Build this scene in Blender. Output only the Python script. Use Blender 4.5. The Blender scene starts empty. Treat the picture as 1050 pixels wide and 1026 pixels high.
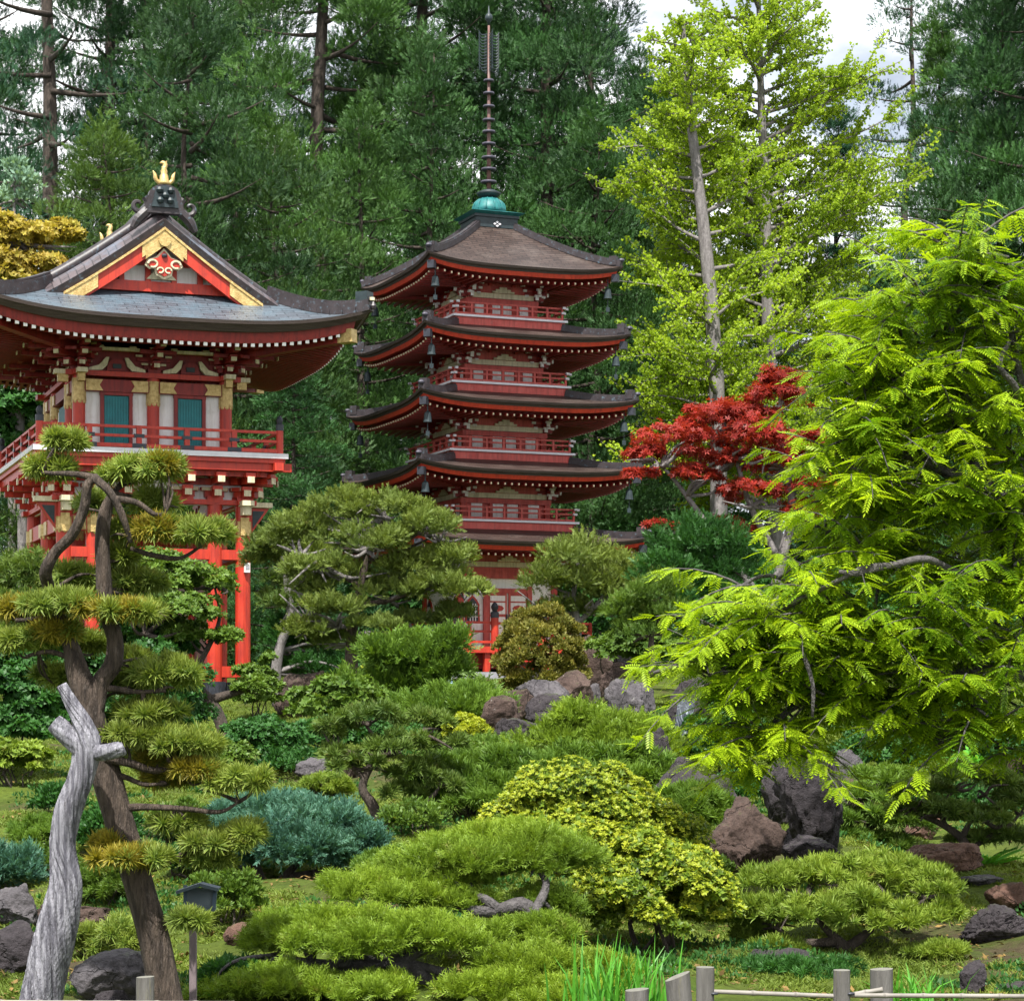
import bpy, math, random
import numpy as np
from mathutils import Vector, Matrix, noise as mnoise

S = bpy.context.scene
COL = S.collection
F = 2300.0; CX = 525.0; HY = 720.0; EYE = 1.6          # focal length and horizon of the photograph, in its pixels; eye height
R = math.radians
def rng(s): return np.random.default_rng(abs(int(s)))

# ------------------------------------------------------------------ terrain
GY = [-60, 12, 60, 75, 120, 200, 700]; GZ = [0, 0, 2.33, 3.2, 6, 8, 10]
def gz(x, y):
    x = np.asarray(x, float); y = np.asarray(y, float)
    z = np.interp(y, GY, GZ)
    a = np.clip((y-11)/4, 0, 1)*np.clip((60-y)/15, 0, 1)
    z = z + a*(.07*np.sin(x*1.3+.6*y)+.05*np.sin(x*2.9-y*1.7+1)+.03*np.sin(5.1*x+3.3*y))
    return z
def W(px, py, Y): return np.array([(px-CX)*Y/F, Y, EYE+(HY-py)*Y/F])
def hit(px, py):
    Y = np.arange(8, 130, .03); X = (px-CX)*Y/F; Z = EYE+(HY-py)*Y/F
    b = np.nonzero(Z <= gz(X, Y))[0]
    Yh = Y[b[0]] if len(b) else 60.
    X = (px-CX)*Yh/F
    return np.array([X, Yh, float(gz(X, Yh))])

# ------------------------------------------------------------------ objects
def tagp(o, label=None, cat=None, group=None, kind=None):
    for k, v in (('label', label), ('category', cat), ('group', group), ('kind', kind)):
        if v: o[k] = v
    return o
def thing(name, label, cat, loc=(0, 0, 0), rz=0, group=None):
    o = bpy.data.objects.new(name, None); COL.objects.link(o)
    o.location = [float(q) for q in loc]; o.rotation_euler = (0, 0, rz); o.empty_display_size = .3
    return tagp(o, label, cat, group)
def link(name, me, parent=None, loc=None):
    o = bpy.data.objects.new(name, me); COL.objects.link(o)
    if parent is not None: o.parent = parent
    if loc is not None: o.location = [float(q) for q in loc]
    return o
def dup(o, parent=None, loc=None, rz=None, sc=None, label=None):
    c = o.copy(); COL.objects.link(c)
    if parent is not None: c.parent = parent
    if loc is not None: c.location = [float(q) for q in loc]
    if rz is not None: c.rotation_euler = (0, 0, rz)
    if sc is not None: c.scale = sc
    if label: c['label'] = label
    for ch in list(o.children): dup(ch, c)
    return c

class MB:
    """collects shapes, builds ONE mesh object"""
    def __init__(s): s.v = []; s.f = []; s.m = []; s.uv = {}
    def add(s, vs, fs, m=0):
        o = len(s.v); s.v.extend([tuple(map(float, q)) for q in vs])
        for f in fs: s.f.append([o+i for i in f]); s.m.append(m)
    def box(s, c, d, m=0, rz=0):
        x, y, z = d[0]/2, d[1]/2, d[2]/2; ca, sa = math.cos(rz), math.sin(rz)
        vs = []
        for zz in (-z, z):
            for a, b in ((-x, -y), (x, -y), (x, y), (-x, y)):
                vs.append((c[0]+a*ca-b*sa, c[1]+a*sa+b*ca, c[2]+zz))
        s.add(vs, [(3, 2, 1, 0), (4, 5, 6, 7), (0, 1, 5, 4), (1, 2, 6, 5), (2, 3, 7, 6), (3, 0, 4, 7)], m)
    def beam(s, p, q, w, h, m=0):
        p = Vector(p); q = Vector(q); d = (q-p).normalized()
        sd = d.cross(Vector((0, 0, 1)))
        if sd.length < 1e-4: sd = Vector((1, 0, 0))
        sd.normalize(); up = sd.cross(d)
        vs = []
        for e in (p, q):
            for a, b in ((-1, -1), (1, -1), (1, 1), (-1, 1)): vs.append(e+sd*a*w/2+up*b*h/2)
        s.add(vs, [(0, 3, 2, 1), (4, 5, 6, 7), (0, 1, 5, 4), (1, 2, 6, 5), (2, 3, 7, 6), (3, 0, 4, 7)], m)
    def prism(s, poly, v0, v1, m=0):
        """polygon given in (u, z), extruded along y from v0 to v1 (v0 nearer)"""
        n = len(poly)
        vs = [(a, v0, b) for a, b in poly]+[(a, v1, b) for a, b in poly]
        fs = [tuple(range(n)), tuple(range(2*n-1, n-1, -1))]+[(i, n+i, n+(i+1) % n, (i+1) % n) for i in range(n)]
        s.add(vs, fs, m)
    def lathe(s, prof, c=(0, 0, 0), n=16, m=0):
        vs = []
        for r, z in prof:
            for k in range(n):
                a = 2*math.pi*k/n; vs.append((c[0]+r*math.cos(a), c[1]+r*math.sin(a), c[2]+z))
        fs = [(i*n+k, i*n+(k+1) % n, (i+1)*n+(k+1) % n, (i+1)*n+k) for i in range(len(prof)-1) for k in range(n)]
        fs += [tuple(range(n-1, -1, -1)), tuple((len(prof)-1)*n+k for k in range(n))]
        s.add(vs, fs, m)
    def tube(s, pts, rad, n=8, sub=4, m=0, rough=0, seed=0, groove=0, twist=0, ng=7):
        V, Fc = tube(pts, rad, n, sub, rough, seed, groove, twist, ng); s.add(V, Fc, m)
    def grid(s, P, m=0, flip=False):
        """P[i][j] points"""
        a, b = len(P), len(P[0]); vs = [q for row in P for q in row]; fs = []
        for i in range(a-1):
            for j in range(b-1):
                q = (i*b+j, i*b+j+1, (i+1)*b+j+1, (i+1)*b+j); fs.append(q[::-1] if flip else q)
        s.add(vs, fs, m)
    def build(s, name, mats, parent=None, smooth=False, loc=None, uvfn=None):
        me = bpy.data.meshes.new(name)
        v = s.v if loc is None else [(a-loc[0], b-loc[1], c-loc[2]) for a, b, c in s.v]
        me.from_pydata(v, [], s.f)
        for mt in (mats if isinstance(mats, (list, tuple)) else [mats]): me.materials.append(mt)
        me.polygons.foreach_set('material_index', s.m)
        if smooth: me.polygons.foreach_set('use_smooth', [True]*len(s.f))
        if uvfn:
            l = me.uv_layers.new(name='UVMap')
            for lp in me.loops: l.data[lp.index].uv = uvfn(me.vertices[lp.vertex_index].co)
        me.update()
        return link(name, me, parent)

def catmull(P, k):
    P = np.asarray(P, float); n = len(P)
    if n < 3 or k <= 1:
        t = np.linspace(0, n-1, (n-1)*k+1); i = np.minimum(t.astype(int), n-2); f = (t-i)[:, None]
        return P[i]*(1-f)+P[i+1]*f
    E = np.vstack([2*P[0]-P[1], P, 2*P[-1]-P[-2]]); out = []
    for i in range(n-1):
        a, b, c, d = E[i:i+4]
        for t in np.arange(k)/k:
            out.append(.5*(2*b+(c-a)*t+(2*a-5*b+4*c-d)*t*t+(3*b-a-3*c+d)*t**3))
    out.append(P[-1]); return np.array(out)
def tube(pts, rad, n=8, sub=4, rough=0, seed=0, groove=0, twist=0, ng=7):
    P = catmull(pts, sub); rr = catmull(np.asarray(rad, float)[:, None], sub)[:, 0]; rr = np.maximum(rr, 1e-4)
    T = np.gradient(P, axis=0); T /= np.linalg.norm(T, axis=1)[:, None]+1e-9
    u = np.cross(T[0], [0, 1, 0.2]); u /= np.linalg.norm(u)+1e-9
    g = rng(seed); ph = g.uniform(0, 6.28, 8); V = []
    L = np.concatenate([[0], np.cumsum(np.linalg.norm(np.diff(P, axis=0), axis=1))])
    a = np.arange(n)*2*math.pi/n
    for i in range(len(P)):
        u = u-T[i]*np.dot(u, T[i]); u /= np.linalg.norm(u)+1e-9; w = np.cross(T[i], u)
        q = L[i]/max(rr.max(), 1e-3)
        m = 1+rough*(.5*np.sin(2*a+q*.5+ph[0])+.35*np.sin(3*a-q*.8+ph[1])+.3*np.sin(5*a+q*1.3+ph[2])+.2*np.sin(q*1.1+ph[3]))
        if groove:
            b = a+twist*q
            wob = .5*np.sin(q*.35+2*b+ph[4])+.35*np.sin(q*.9+3*b+ph[5])
            m = m-groove*(np.abs(np.sin(ng*.5*b+wob))**.5*-1+1)-groove*.5*(1-np.abs(np.sin(ng*1.15*b+1.7*wob+ph[6]))**.6)
        V.append(P[i]+rr[i]*m[:, None]*(np.cos(a)[:, None]*u+np.sin(a)[:, None]*w))
    V = np.vstack(V); k = len(P)
    fs = [(i*n+j, i*n+(j+1) % n, (i+1)*n+(j+1) % n, (i+1)*n+j) for i in range(k-1) for j in range(n)]
    fs += [tuple(range(n-1, -1, -1)), tuple((k-1)*n+j for j in range(n))]
    return V, fs

# ------------------------------------------------------------------ materials
def newmat(name):
    m = bpy.data.materials.new(name); m.use_nodes = True; nt = m.node_tree; nt.nodes.clear()
    out = nt.nodes.new('ShaderNodeOutputMaterial'); return m, nt, out
def N(nt, t, **kw):
    n = nt.nodes.new(t)
    for k, v in kw.items():
        if hasattr(n, k): setattr(n, k, v)
        else: n.inputs[k.replace('_', ' ')].default_value = v
    return n
def c4(c): return (c[0], c[1], c[2], 1)
def ramp(nt, fac, stops):
    r = nt.nodes.new('ShaderNodeValToRGB'); e = r.color_ramp.elements
    while len(e) < len(stops): e.new(.5)
    for i, (p, c) in enumerate(stops): e[i].position = p; e[i].color = c4(c)
    nt.links.new(fac, r.inputs[0]); return r.outputs[0]
def coords(nt, scale=(1, 1, 1), which='Object'):
    tc = nt.nodes.new('ShaderNodeTexCoord'); mp = nt.nodes.new('ShaderNodeMapping')
    mp.inputs['Scale'].default_value = scale; nt.links.new(tc.outputs[which], mp.inputs[0]); return mp.outputs[0]
def noise(nt, vec, scale, detail=5, rough=.6, out='Fac'):
    n = N(nt, 'ShaderNodeTexNoise'); n.inputs['Scale'].default_value = scale; n.inputs['Detail'].default_value = detail
    n.inputs['Roughness'].default_value = rough; nt.links.new(vec, n.inputs['Vector']); return n.outputs[out]
def mixc(nt, fac, a, b, bt='MIX'):
    m = nt.nodes.new('ShaderNodeMix'); m.data_type = 'RGBA'; m.blend_type = bt
    for s, q in ((0, fac), (6, a), (7, b)):
        if isinstance(q, (int, float)): m.inputs[s].default_value = q
        elif isinstance(q, tuple): m.inputs[s].default_value = c4(q)
        else: nt.links.new(q, m.inputs[s])
    return m.outputs[2]
def bump(nt, h, strength=.3, dist=.02):
    b = nt.nodes.new('ShaderNodeBump'); b.inputs['Strength'].default_value = strength; b.inputs['Distance'].default_value = dist
    nt.links.new(h, b.inputs['Height']); return b.outputs[0]
def surf(name, a, b, scale=4, rough=.5, stretch=(1, 1, 1), bs=.15, bd=.01, stops=(.3, .7), spec=.4, metal=0, fine=30, worn=None, streak=None):
    """painted or natural surface: two close colours mottled by noise, a fine bump, optionally worn patches"""
    m, nt, out = newmat(name); v = coords(nt, stretch)
    n1 = noise(nt, v, scale); n2 = noise(nt, v, fine, 4)
    c = ramp(nt, n1, [(stops[0], a), (stops[1], b)])
    if worn:
        n3 = noise(nt, v, scale*2.3, 8, .7); f = ramp(nt, n3, [(.56, (0, 0, 0)), (.72, (1, 1, 1))])
        c = mixc(nt, f, c, worn)
    if streak:                                                  # rain streaks and dirt, long in the vertical
        vs = coords(nt, (9, 9, .9)); n5 = noise(nt, vs, 1.6, 6, .65); c = mixc(nt, ramp(nt, n5, [(.46, (0, 0, 0)), (.68, (.8, .8, .8))]), c, streak)
    p = N(nt, 'ShaderNodeBsdfPrincipled'); p.inputs['Roughness'].default_value = rough; p.inputs['Metallic'].default_value = metal
    p.inputs['Specular IOR Level'].default_value = spec
    nt.links.new(c, p.inputs['Base Color']); nt.links.new(bump(nt, n2, bs, bd), p.inputs['Normal']); nt.links.new(p.outputs[0], out.inputs[0])
    return m
WARM = ('yellow_green_long_needles', 'gold_thread_cypress', 'olive_green_sprays', 'yellow_green_tufts', 'mid_green_leaves', 'short_pine_needles', 'lawn_grass', 'yellow_tipped_round_leaves')
def foliage(name, dark, light, tip=None, tipamt=.6, trans=.35, rough=.5, var=1.0, cool=1.):
    if name in WARM: cool = .4
    if name == 'fresh_green_juniper': cool = .35
    dark, light, tip = [(q[0]*(1-.26*cool), q[1]*(1+.1*cool), q[2]*(1+.15*cool)) for q in (dark, light, tip)]
    m, nt, out = newmat(name)
    at = N(nt, 'ShaderNodeAttribute', attribute_name='tone'); ap = N(nt, 'ShaderNodeAttribute', attribute_name='tip')
    c = mixc(nt, at.outputs['Fac'], dark, light)
    if tip:
        mu = N(nt, 'ShaderNodeMath', operation='MULTIPLY'); nt.links.new(ap.outputs['Fac'], mu.inputs[0]); mu.inputs[1].default_value = tipamt
        c = mixc(nt, mu.outputs[0], c, tip)
    n1 = noise(nt, coords(nt), var, 3); g = ramp(nt, n1, [(.3, (.72, .78, .8)), (.7, (1.15, 1.1, .9))])
    c = mixc(nt, 1.0, c, g, 'MULTIPLY')
    if name in WARM:                                            # dead and browned needles, in small scattered patches
        n6 = noise(nt, coords(nt), 7*var, 4, .7); c = mixc(nt, ramp(nt, n6, [(.60, (0, 0, 0)), (.74, (.65, .65, .65))]), c, (.20, .13, .045))
    if 'conifer' in name or 'redwood' in name:                  # every tree of the wood has a green of its own
        oi = nt.nodes.new('ShaderNodeObjectInfo'); c = mixc(nt, 1., c, ramp(nt, oi.outputs['Random'], [(.0, (.62, .78, .95)), (.35, (1.0, 1.05, 1.1)), (.7, (1.35, 1.25, .9)), (1., (.85, 1.05, 1.2))]), 'MULTIPLY')
    p = N(nt, 'ShaderNodeBsdfPrincipled'); p.inputs['Roughness'].default_value = rough; p.inputs['Specular IOR Level'].default_value = .25
    t = N(nt, 'ShaderNodeBsdfTranslucent'); mx = N(nt, 'ShaderNodeMixShader'); mx.inputs[0].default_value = trans
    nt.links.new(c, p.inputs['Base Color'])
    tc = mixc(nt, 1.0, c, (1.25, 1.2, .55), 'MULTIPLY'); nt.links.new(tc, t.inputs['Color'])
    nt.links.new(p.outputs[0], mx.inputs[1]); nt.links.new(t.outputs[0], mx.inputs[2]); nt.links.new(mx.outputs[0], out.inputs[0])
    return m
def N2(nt, s):
    d = N(nt, 'ShaderNodeMath', operation='MULTIPLY'); nt.links.new(s, d.inputs[0]); d.inputs[1].default_value = .3; return d.outputs[0]
def rockmat(name, a, b, lichen, lam=.62):
    m, nt, out = newmat(name); v = coords(nt)
    n1 = noise(nt, v, 2.2, 8, .65); n2 = noise(nt, v, 9, 10, .7); n3 = noise(nt, v, 5, 6, .75)
    c = ramp(nt, n1, [(.3, a), (.5, tuple(.5*(x+y) for x, y in zip(a, b))), (.7, b)])
    c = mixc(nt, ramp(nt, n3, [(lam, (0, 0, 0)), (lam+.07, (1, 1, 1))]), c, lichen)
    v2 = N(nt, 'ShaderNodeTexVoronoi'); v2.inputs['Scale'].default_value = 5; nt.links.new(v, v2.inputs['Vector'])
    c = mixc(nt, ramp(nt, v2.outputs['Distance'], [(.02, (1, 1, 1)), (.07, (0, 0, 0))]), c, tuple(min(1, x*1.5) for x in lichen))
    v3 = N(nt, 'ShaderNodeTexVoronoi', feature='DISTANCE_TO_EDGE'); v3.inputs['Scale'].default_value = 1.9
    wv = mixc(nt, .7, v, noise(nt, v, 2.5, 5, .6, 'Color'), 'ADD'); nt.links.new(wv, v3.inputs['Vector'])
    ck = ramp(nt, v3.outputs['Distance'], [(.0, (.72, .72, .72)), (.02, (1, 1, 1))]); c = mixc(nt, 1., c, ck, 'MULTIPLY')
    n4 = noise(nt, v, 38, 4, .7); c = mixc(nt, 1., c, ramp(nt, n4, [(.3, (.7, .7, .7)), (.72, (1.35, 1.33, 1.3))]), 'MULTIPLY')
    hh = N(nt, 'ShaderNodeMath', operation='MULTIPLY_ADD'); nt.links.new(n2, hh.inputs[0]); hh.inputs[1].default_value = 1.; nt.links.new(ck, hh.inputs[2])
    ge = nt.nodes.new('ShaderNodeNewGeometry'); sz = nt.nodes.new('ShaderNodeSeparateXYZ'); nt.links.new(ge.outputs['Normal'], sz.inputs[0])
    ma = N(nt, 'ShaderNodeMath', operation='MULTIPLY_ADD'); nt.links.new(n3, ma.inputs[0]); ma.inputs[1].default_value = 1.6; nt.links.new(sz.outputs[2], ma.inputs[2])
    c = mixc(nt, ramp(nt, ma.outputs[0], [(.0, (0, 0, 0)), (1., (1, 1, 1))]) if False else ramp(nt, N2(nt, ma.outputs[0]), [(.50, (0, 0, 0)), (.62, (.85, .85, .85))]), c, (.05, .075, .014))   # moss settles on the upper faces
    p = N(nt, 'ShaderNodeBsdfPrincipled'); p.inputs['Roughness'].default_value = .85; p.inputs['Specular IOR Level'].default_value = .25
    nt.links.new(c, p.inputs['Base Color']); nt.links.new(bump(nt, hh.outputs[0], 1., .06), p.inputs['Normal']); nt.links.new(p.outputs[0], out.inputs[0])
    return m
def shingle(name, a, b, pat, bw=.35, rh=.13, rough=.45, pl=.55, spec=.5):
    m, nt, out = newmat(name); v = coords(nt, which='UV'); vo = coords(nt)
    br = N(nt, 'ShaderNodeTexBrick'); br.inputs['Scale'].default_value = 1; br.inputs['Brick Width'].default_value = bw
    br.inputs['Row Height'].default_value = rh; br.inputs['Mortar Size'].default_value = .012; br.inputs['Bias'].default_value = .1
    br.inputs['Color1'].default_value = c4(a); br.inputs['Color2'].default_value = c4(b); br.inputs['Mortar'].default_value = c4(tuple(x*.45 for x in a))
    nt.links.new(v, br.inputs['Vector'])
    n1 = noise(nt, vo, 1.3, 6, .65); n2 = noise(nt, vo, 14, 5)
    c = mixc(nt, ramp(nt, n1, [(pl-.12, (0, 0, 0)), (pl+.12, (1, 1, 1))]), br.outputs['Color'], pat)
    c = mixc(nt, 1., c, ramp(nt, n2, [(.3, (.8, .8, .8)), (.7, (1.15, 1.15, 1.15))]), 'MULTIPLY')
    # each row lifts towards its lower edge
    sx = N(nt, 'ShaderNodeSeparateXYZ'); nt.links.new(v, sx.inputs[0])
    dv = N(nt, 'ShaderNodeMath', operation='DIVIDE'); nt.links.new(sx.outputs[1], dv.inputs[0]); dv.inputs[1].default_value = rh
    fr = N(nt, 'ShaderNodeMath', operation='FRACT'); nt.links.new(dv.outputs[0], fr.inputs[0])
    ad = N(nt, 'ShaderNodeMath', operation='MULTIPLY_ADD'); nt.links.new(br.outputs['Fac'], ad.inputs[0]); ad.inputs[1].default_value = -.5; nt.links.new(fr.outputs[0], ad.inputs[2])
    p = N(nt, 'ShaderNodeBsdfPrincipled'); p.inputs['Roughness'].default_value = rough; p.inputs['Specular IOR Level'].default_value = spec
    nt.links.new(c, p.inputs['Base Color']); nt.links.new(bump(nt, ad.outputs[0], .7, .035), p.inputs['Normal']); nt.links.new(p.outputs[0], out.inputs[0])
    return m

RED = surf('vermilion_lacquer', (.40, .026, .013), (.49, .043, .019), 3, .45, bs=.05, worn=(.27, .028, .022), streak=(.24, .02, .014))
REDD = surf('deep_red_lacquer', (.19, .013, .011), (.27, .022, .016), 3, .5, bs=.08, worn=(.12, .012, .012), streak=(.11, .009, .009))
REDP = surf('weathered_red_paint', (.42, .055, .045), (.53, .10, .08), 4, .6, bs=.08, worn=(.40, .14, .115), streak=(.24, .035, .03))
WHITE = surf('white_plaster', (.74, .73, .73), (.84, .83, .82), 3, .7, bs=.08, worn=(.62, .60, .57), streak=(.60, .57, .53))
LIP = surf('pale_lilac_trim', (.55, .54, .58), (.68, .67, .7), 5, .6, bs=.05)
CREAM = surf('cream_paint', (.56, .50, .33), (.66, .60, .42), 5, .55, bs=.1, worn=(.36, .30, .2), streak=(.34, .28, .18))
GOLD = surf('gold_leaf', (.34, .22, .065), (.62, .46, .19), 14, .38, bs=.6, bd=.02, metal=.35, spec=.6, fine=40)
TEAL = surf('teal_shutter_paint', (.0, .13, .15), (.005, .2, .22), 4, .45, bs=.05)
BLACKM = surf('black_metal', (.018, .02, .028), (.035, .038, .05), 8, .45)
BARKCUT = surf('layered_bark_eave', (.036, .024, .021), (.08, .058, .05), 3, .75, stretch=(1, 1, 18), bs=.5, bd=.03)
ROOFG = shingle('slate_blue_shingles', (.062, .072, .09), (.105, .125, .15), (.085, .13, .165), .42, .14, .4, .56)
ROOFV = shingle('brown_verge_shingles', (.05, .037, .04), (.08, .06, .064), (.10, .13, .18), .3, .2, .45, .62)
ROOFP = shingle('dark_brown_shingles', (.024, .013, .010), (.056, .035, .028), (.085, .064, .055), .34, .12, .5, .62)
RIDGE = surf('dark_ridge_copper', (.018, .014, .016), (.042, .033, .036), 5, .45, bs=.2, worn=(.10, .15, .19))
VERD = surf('verdigris_copper', (.008, .085, .095), (.02, .18, .175), 9, .5, bs=.2, worn=(.015, .09, .09))
VERDD = surf('dark_patina_copper', (.010, .018, .022), (.024, .04, .045), 8, .5, bs=.2)
COPPER = surf('weathered_copper_rod', (.09, .045, .04), (.15, .08, .068), 10, .5, bs=.1)
RINGM = surf('purple_patina_rings', (.035, .034, .05), (.065, .06, .085), 10, .5, bs=.1)
STONE = surf('grey_stone_plinth', (.22, .22, .25), (.32, .32, .35), 6, .8, bs=.3)
BARK = surf('ridged_brown_bark', (.06, .046, .04), (.17, .135, .115), 7, .9, stretch=(3, 3, .7), bs=1, bd=.05, fine=22)
BARKD = surf('dark_bark', (.03, .024, .02), (.085, .065, .052), 6, .9, stretch=(2, 2, .7), bs=1, bd=.04, fine=20)
BARKP = surf('pine_bark_warm', (.030, .021, .016), (.10, .073, .056), 9, .88, stretch=(4, 4, .6), bs=1, bd=.03, fine=26, stops=(.38, .64), worn=(.15, .125, .108))
BARKC = surf('dark_grey_cypress_bark', (.04, .035, .036), (.125, .115, .115), 9, .85, stretch=(2, 2, 2), bs=1, bd=.03, fine=24)
BARKG = surf('pale_grey_bark', (.10, .09, .088), (.23, .21, .205), 5, .85, stretch=(2, 2, .6), bs=.8, bd=.04, fine=20)
DEAD = surf('silver_deadwood', (.10, .097, .12), (.31, .305, .345), 6, .75, stretch=(7, 7, .5), bs=1, bd=.02, fine=18, stops=(.40, .60), worn=(.045, .036, .035))
WOODP = surf('weathered_grey_post', (.065, .06, .055), (.145, .137, .13), 5, .8, stretch=(5, 5, .6), bs=.6, bd=.01, fine=26, worn=(.15, .14, .08))
WOODE = surf('post_end_grain', (.10, .097, .08), (.18, .175, .15), 30, .8, bs=.5)
BAMBOO = surf('dry_bamboo', (.15, .137, .12), (.25, .23, .205), 7, .6, bs=.2)
SIGNM = surf('blue_grey_sign_paint', (.05, .075, .10), (.08, .11, .14), 6, .5, bs=.1)
SIGNP = surf('faded_notice', (.09, .115, .13), (.14, .17, .18), 12, .6, bs=.05)
POSTM = surf('mauve_sign_post', (.13, .10, .11), (.2, .16, .165), 8, .8, stretch=(4, 4, .6), bs=.5)
POTM = surf('grey_glazed_pot', (.17, .19, .22), (.25, .27, .3), 6, .5)
TARP = surf('blue_white_tarp', (.10, .25, .50), (.60, .66, .72), 7, .45, bs=.4, bd=.04, stops=(.42, .58), fine=9)
RGREY = rockmat('grey_rock', (.05, .046, .052), (.135, .125, .135), (.30, .30, .29))
RBROWN = rockmat('brown_rock', (.040, .026, .022), (.115, .08, .068), (.27, .26, .25), .63)
RDARK = rockmat('dark_purple_rock', (.024, .021, .025), (.07, .06, .066), (.22, .215, .22), .65)
RRED = rockmat('rusty_rock', (.075, .04, .03), (.18, .105, .08), (.27, .25, .23), .66)

FCON = foliage('redwood_foliage', (.005, .016, .010), (.072, .125, .030), (.13, .18, .035), .4, .16, .6, .35)
FCONB = foliage('blue_green_conifer_foliage', (.006, .018, .015), (.055, .108, .046), (.09, .15, .052), .35, .16, .6, .35)  # own blue green, plus faint distance haze put into the colour
FCONY = foliage('olive_conifer_foliage', (.010, .028, .011), (.090, .125, .028), (.15, .17, .038), .4, .25, .6, .4)
FGINK = foliage('ginkgo_leaves', (.24, .31, .018), (.48, .52, .05), (.56, .54, .06), .3, .5, .5, .5, .6)
FMAPR = foliage('red_maple_leaves', (.12, .008, .018), (.38, .028, .030), (.44, .10, .02), .3, .4, .5, 1.2, False)
FROB = foliage('bright_pinnate_leaves', (.10, .20, .008), (.42, .46, .014), (.58, .50, .03), .3, .45, .45, .9, .75)
FPINE = foliage('yellow_green_long_needles', (.035, .095, .018), (.16, .235, .038), (.42, .38, .08), .5, .3, .5, 2.2)
FPINEO = foliage('orange_tipped_long_needles', (.07, .11, .014), (.22, .245, .03), (.46, .31, .05), .5, .3, .5, 2.2, False)
FCYP = foliage('gold_thread_cypress', (.065, .12, .012), (.22, .30, .026), (.38, .42, .05), .4, .3, .5, 1.3)
FYEL = foliage('yellow_tipped_round_leaves', (.03, .075, .010), (.17, .24, .022), (.50, .46, .04), .2, .3, .45, 1.3)
FYELT = foliage('new_yellow_leaves', (.20, .30, .02), (.44, .48, .04), (.5, .48, .07), .3, .4, .45, 1.3, False)
FBLUE = foliage('blue_green_juniper', (.022, .06, .058), (.075, .145, .125), (.22, .29, .13), .4, .2, .5, 1.3)
FGRN = foliage('fresh_green_juniper', (.04, .095, .012), (.14, .22, .026), (.24, .32, .05), .4, .3, .5, 1.2)
FDRK = foliage('dark_green_leaves', (.012, .045, .012), (.055, .125, .022), (.10, .17, .03), .4, .25, .5, 1.2)
FMID = foliage('mid_green_leaves', (.03, .075, .012), (.13, .20, .028), (.20, .25, .04), .4, .3, .5, 1.0)
FPIN = foliage('short_pine_needles', (.03, .07, .014), (.13, .19, .03), (.22, .24, .05), .4, .25, .55, 1.2)
FOLIV = foliage('olive_green_sprays', (.05, .08, .016), (.18, .22, .04), (.28, .28, .06), .4, .25, .55, .9)
FRUST = foliage('rust_tinged_small_leaves', (.07, .12, .018), (.24, .25, .05), (.36, .22, .08), .4, .3, .55, 3, False)
FGOLD = foliage('yellow_orange_autumn_leaves', (.24, .19, .04), (.44, .42, .06), (.55, .3, .1), .4, .35, .5, .8, False)
FGREY = foliage('grey_green_fine_leaves', (.16, .18, .12), (.34, .36, .26), (.4, .42, .32), .3, .3, .6, .8)
FAZA = foliage('yellow_green_tufts', (.06, .125, .015), (.21, .28, .03), (.36, .37, .06), .5, .3, .5, 1.5)
FLIT = foliage('fallen_leaf_litter', (.05, .03, .015), (.22, .14, .05), (.3, .2, .05), .3, .1, .7, 2, False)
FGRASS = foliage('lawn_grass', (.045, .085, .010), (.17, .21, .026), (.27, .28, .05), .4, .25, .6, .8)
FIRIS = foliage('iris_blades', (.05, .16, .015), (.14, .34, .03), (.25, .42, .06), .4, .35, .45, .8)
# ------------------------------------------------------------------ leaves
def nrm(a): return a/(np.linalg.norm(a, axis=-1, keepdims=True)+1e-9)
def q_leaf(x0, a, l, w, droop=0, z0=0, el=0):
    """one flat leaf quad in template space: from (x0) turned by angle a in the leaf plane"""
    ca, sa = math.cos(a), math.sin(a); ce, se = math.cos(el), math.sin(el)
    pts = []
    for t, y in ((0, 0), (.45, w/2), (1, 0), (.45, -w/2)):
        f = t*l
        pts.append((x0[0]+(f*ce)*ca-y*sa, x0[1]+(f*ce)*sa+y*ca, x0[2]+f*se-droop*t*t*l+z0))
    return pts, (0., .45, 1., .45)
def tpl(items):
    V = np.array([p for it in items for p in it[0]], float); t = np.array([q for it in items for q in it[1]], float)
    return V, t
def T_leaf(w=.45): return tpl([q_leaf((0, 0, 0), 0, 1, w)])
def T_tuft(n=14, w=.085, seed=1, lo=.1, hi=1.45):
    """needles radiating about the forward axis x"""
    g = rng(seed); its = []
    for i in range(n):
        az = i*2.4; off = g.uniform(lo, hi); l = g.uniform(.75, 1.05)
        d = np.array([math.cos(off), math.sin(off)*math.cos(az), math.sin(off)*math.sin(az)])
        s = nrm(np.cross(d, [d[1], .3, 1.]))
        dr = np.array([-.16, 0, 0])*off
        p0 = np.zeros(3); p1 = d*l*.55+dr*.3; p2 = d*l+dr
        w0 = w*.55
        its.append(([p0-s*w0*.5, p0+s*w0*.5, p1+s*w*.5, p1-s*w*.5], (0, 0, .5, .5)))
        its.append(([p1-s*w*.5, p1+s*w*.5, p2+s*w*.1, p2-s*w*.1], (.5, .5, 1, 1)))
    return tpl(its)
def T_spray(n=6, w=.2, seed=2, open_=.85, z=.25):
    g = rng(seed); its = [q_leaf((0, 0, 0), 0, 1, w)]
    for i in range(n):
        t = .08+.75*i/n; sgn = 1 if i % 2 else -1
        its.append(q_leaf((t*.9, 0, 0), sgn*g.uniform(.55, .8)*open_, .62*(1-t*.45), w*.85, 0, 0, g.uniform(-z, z*1.6)))
    return tpl(its)
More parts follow.
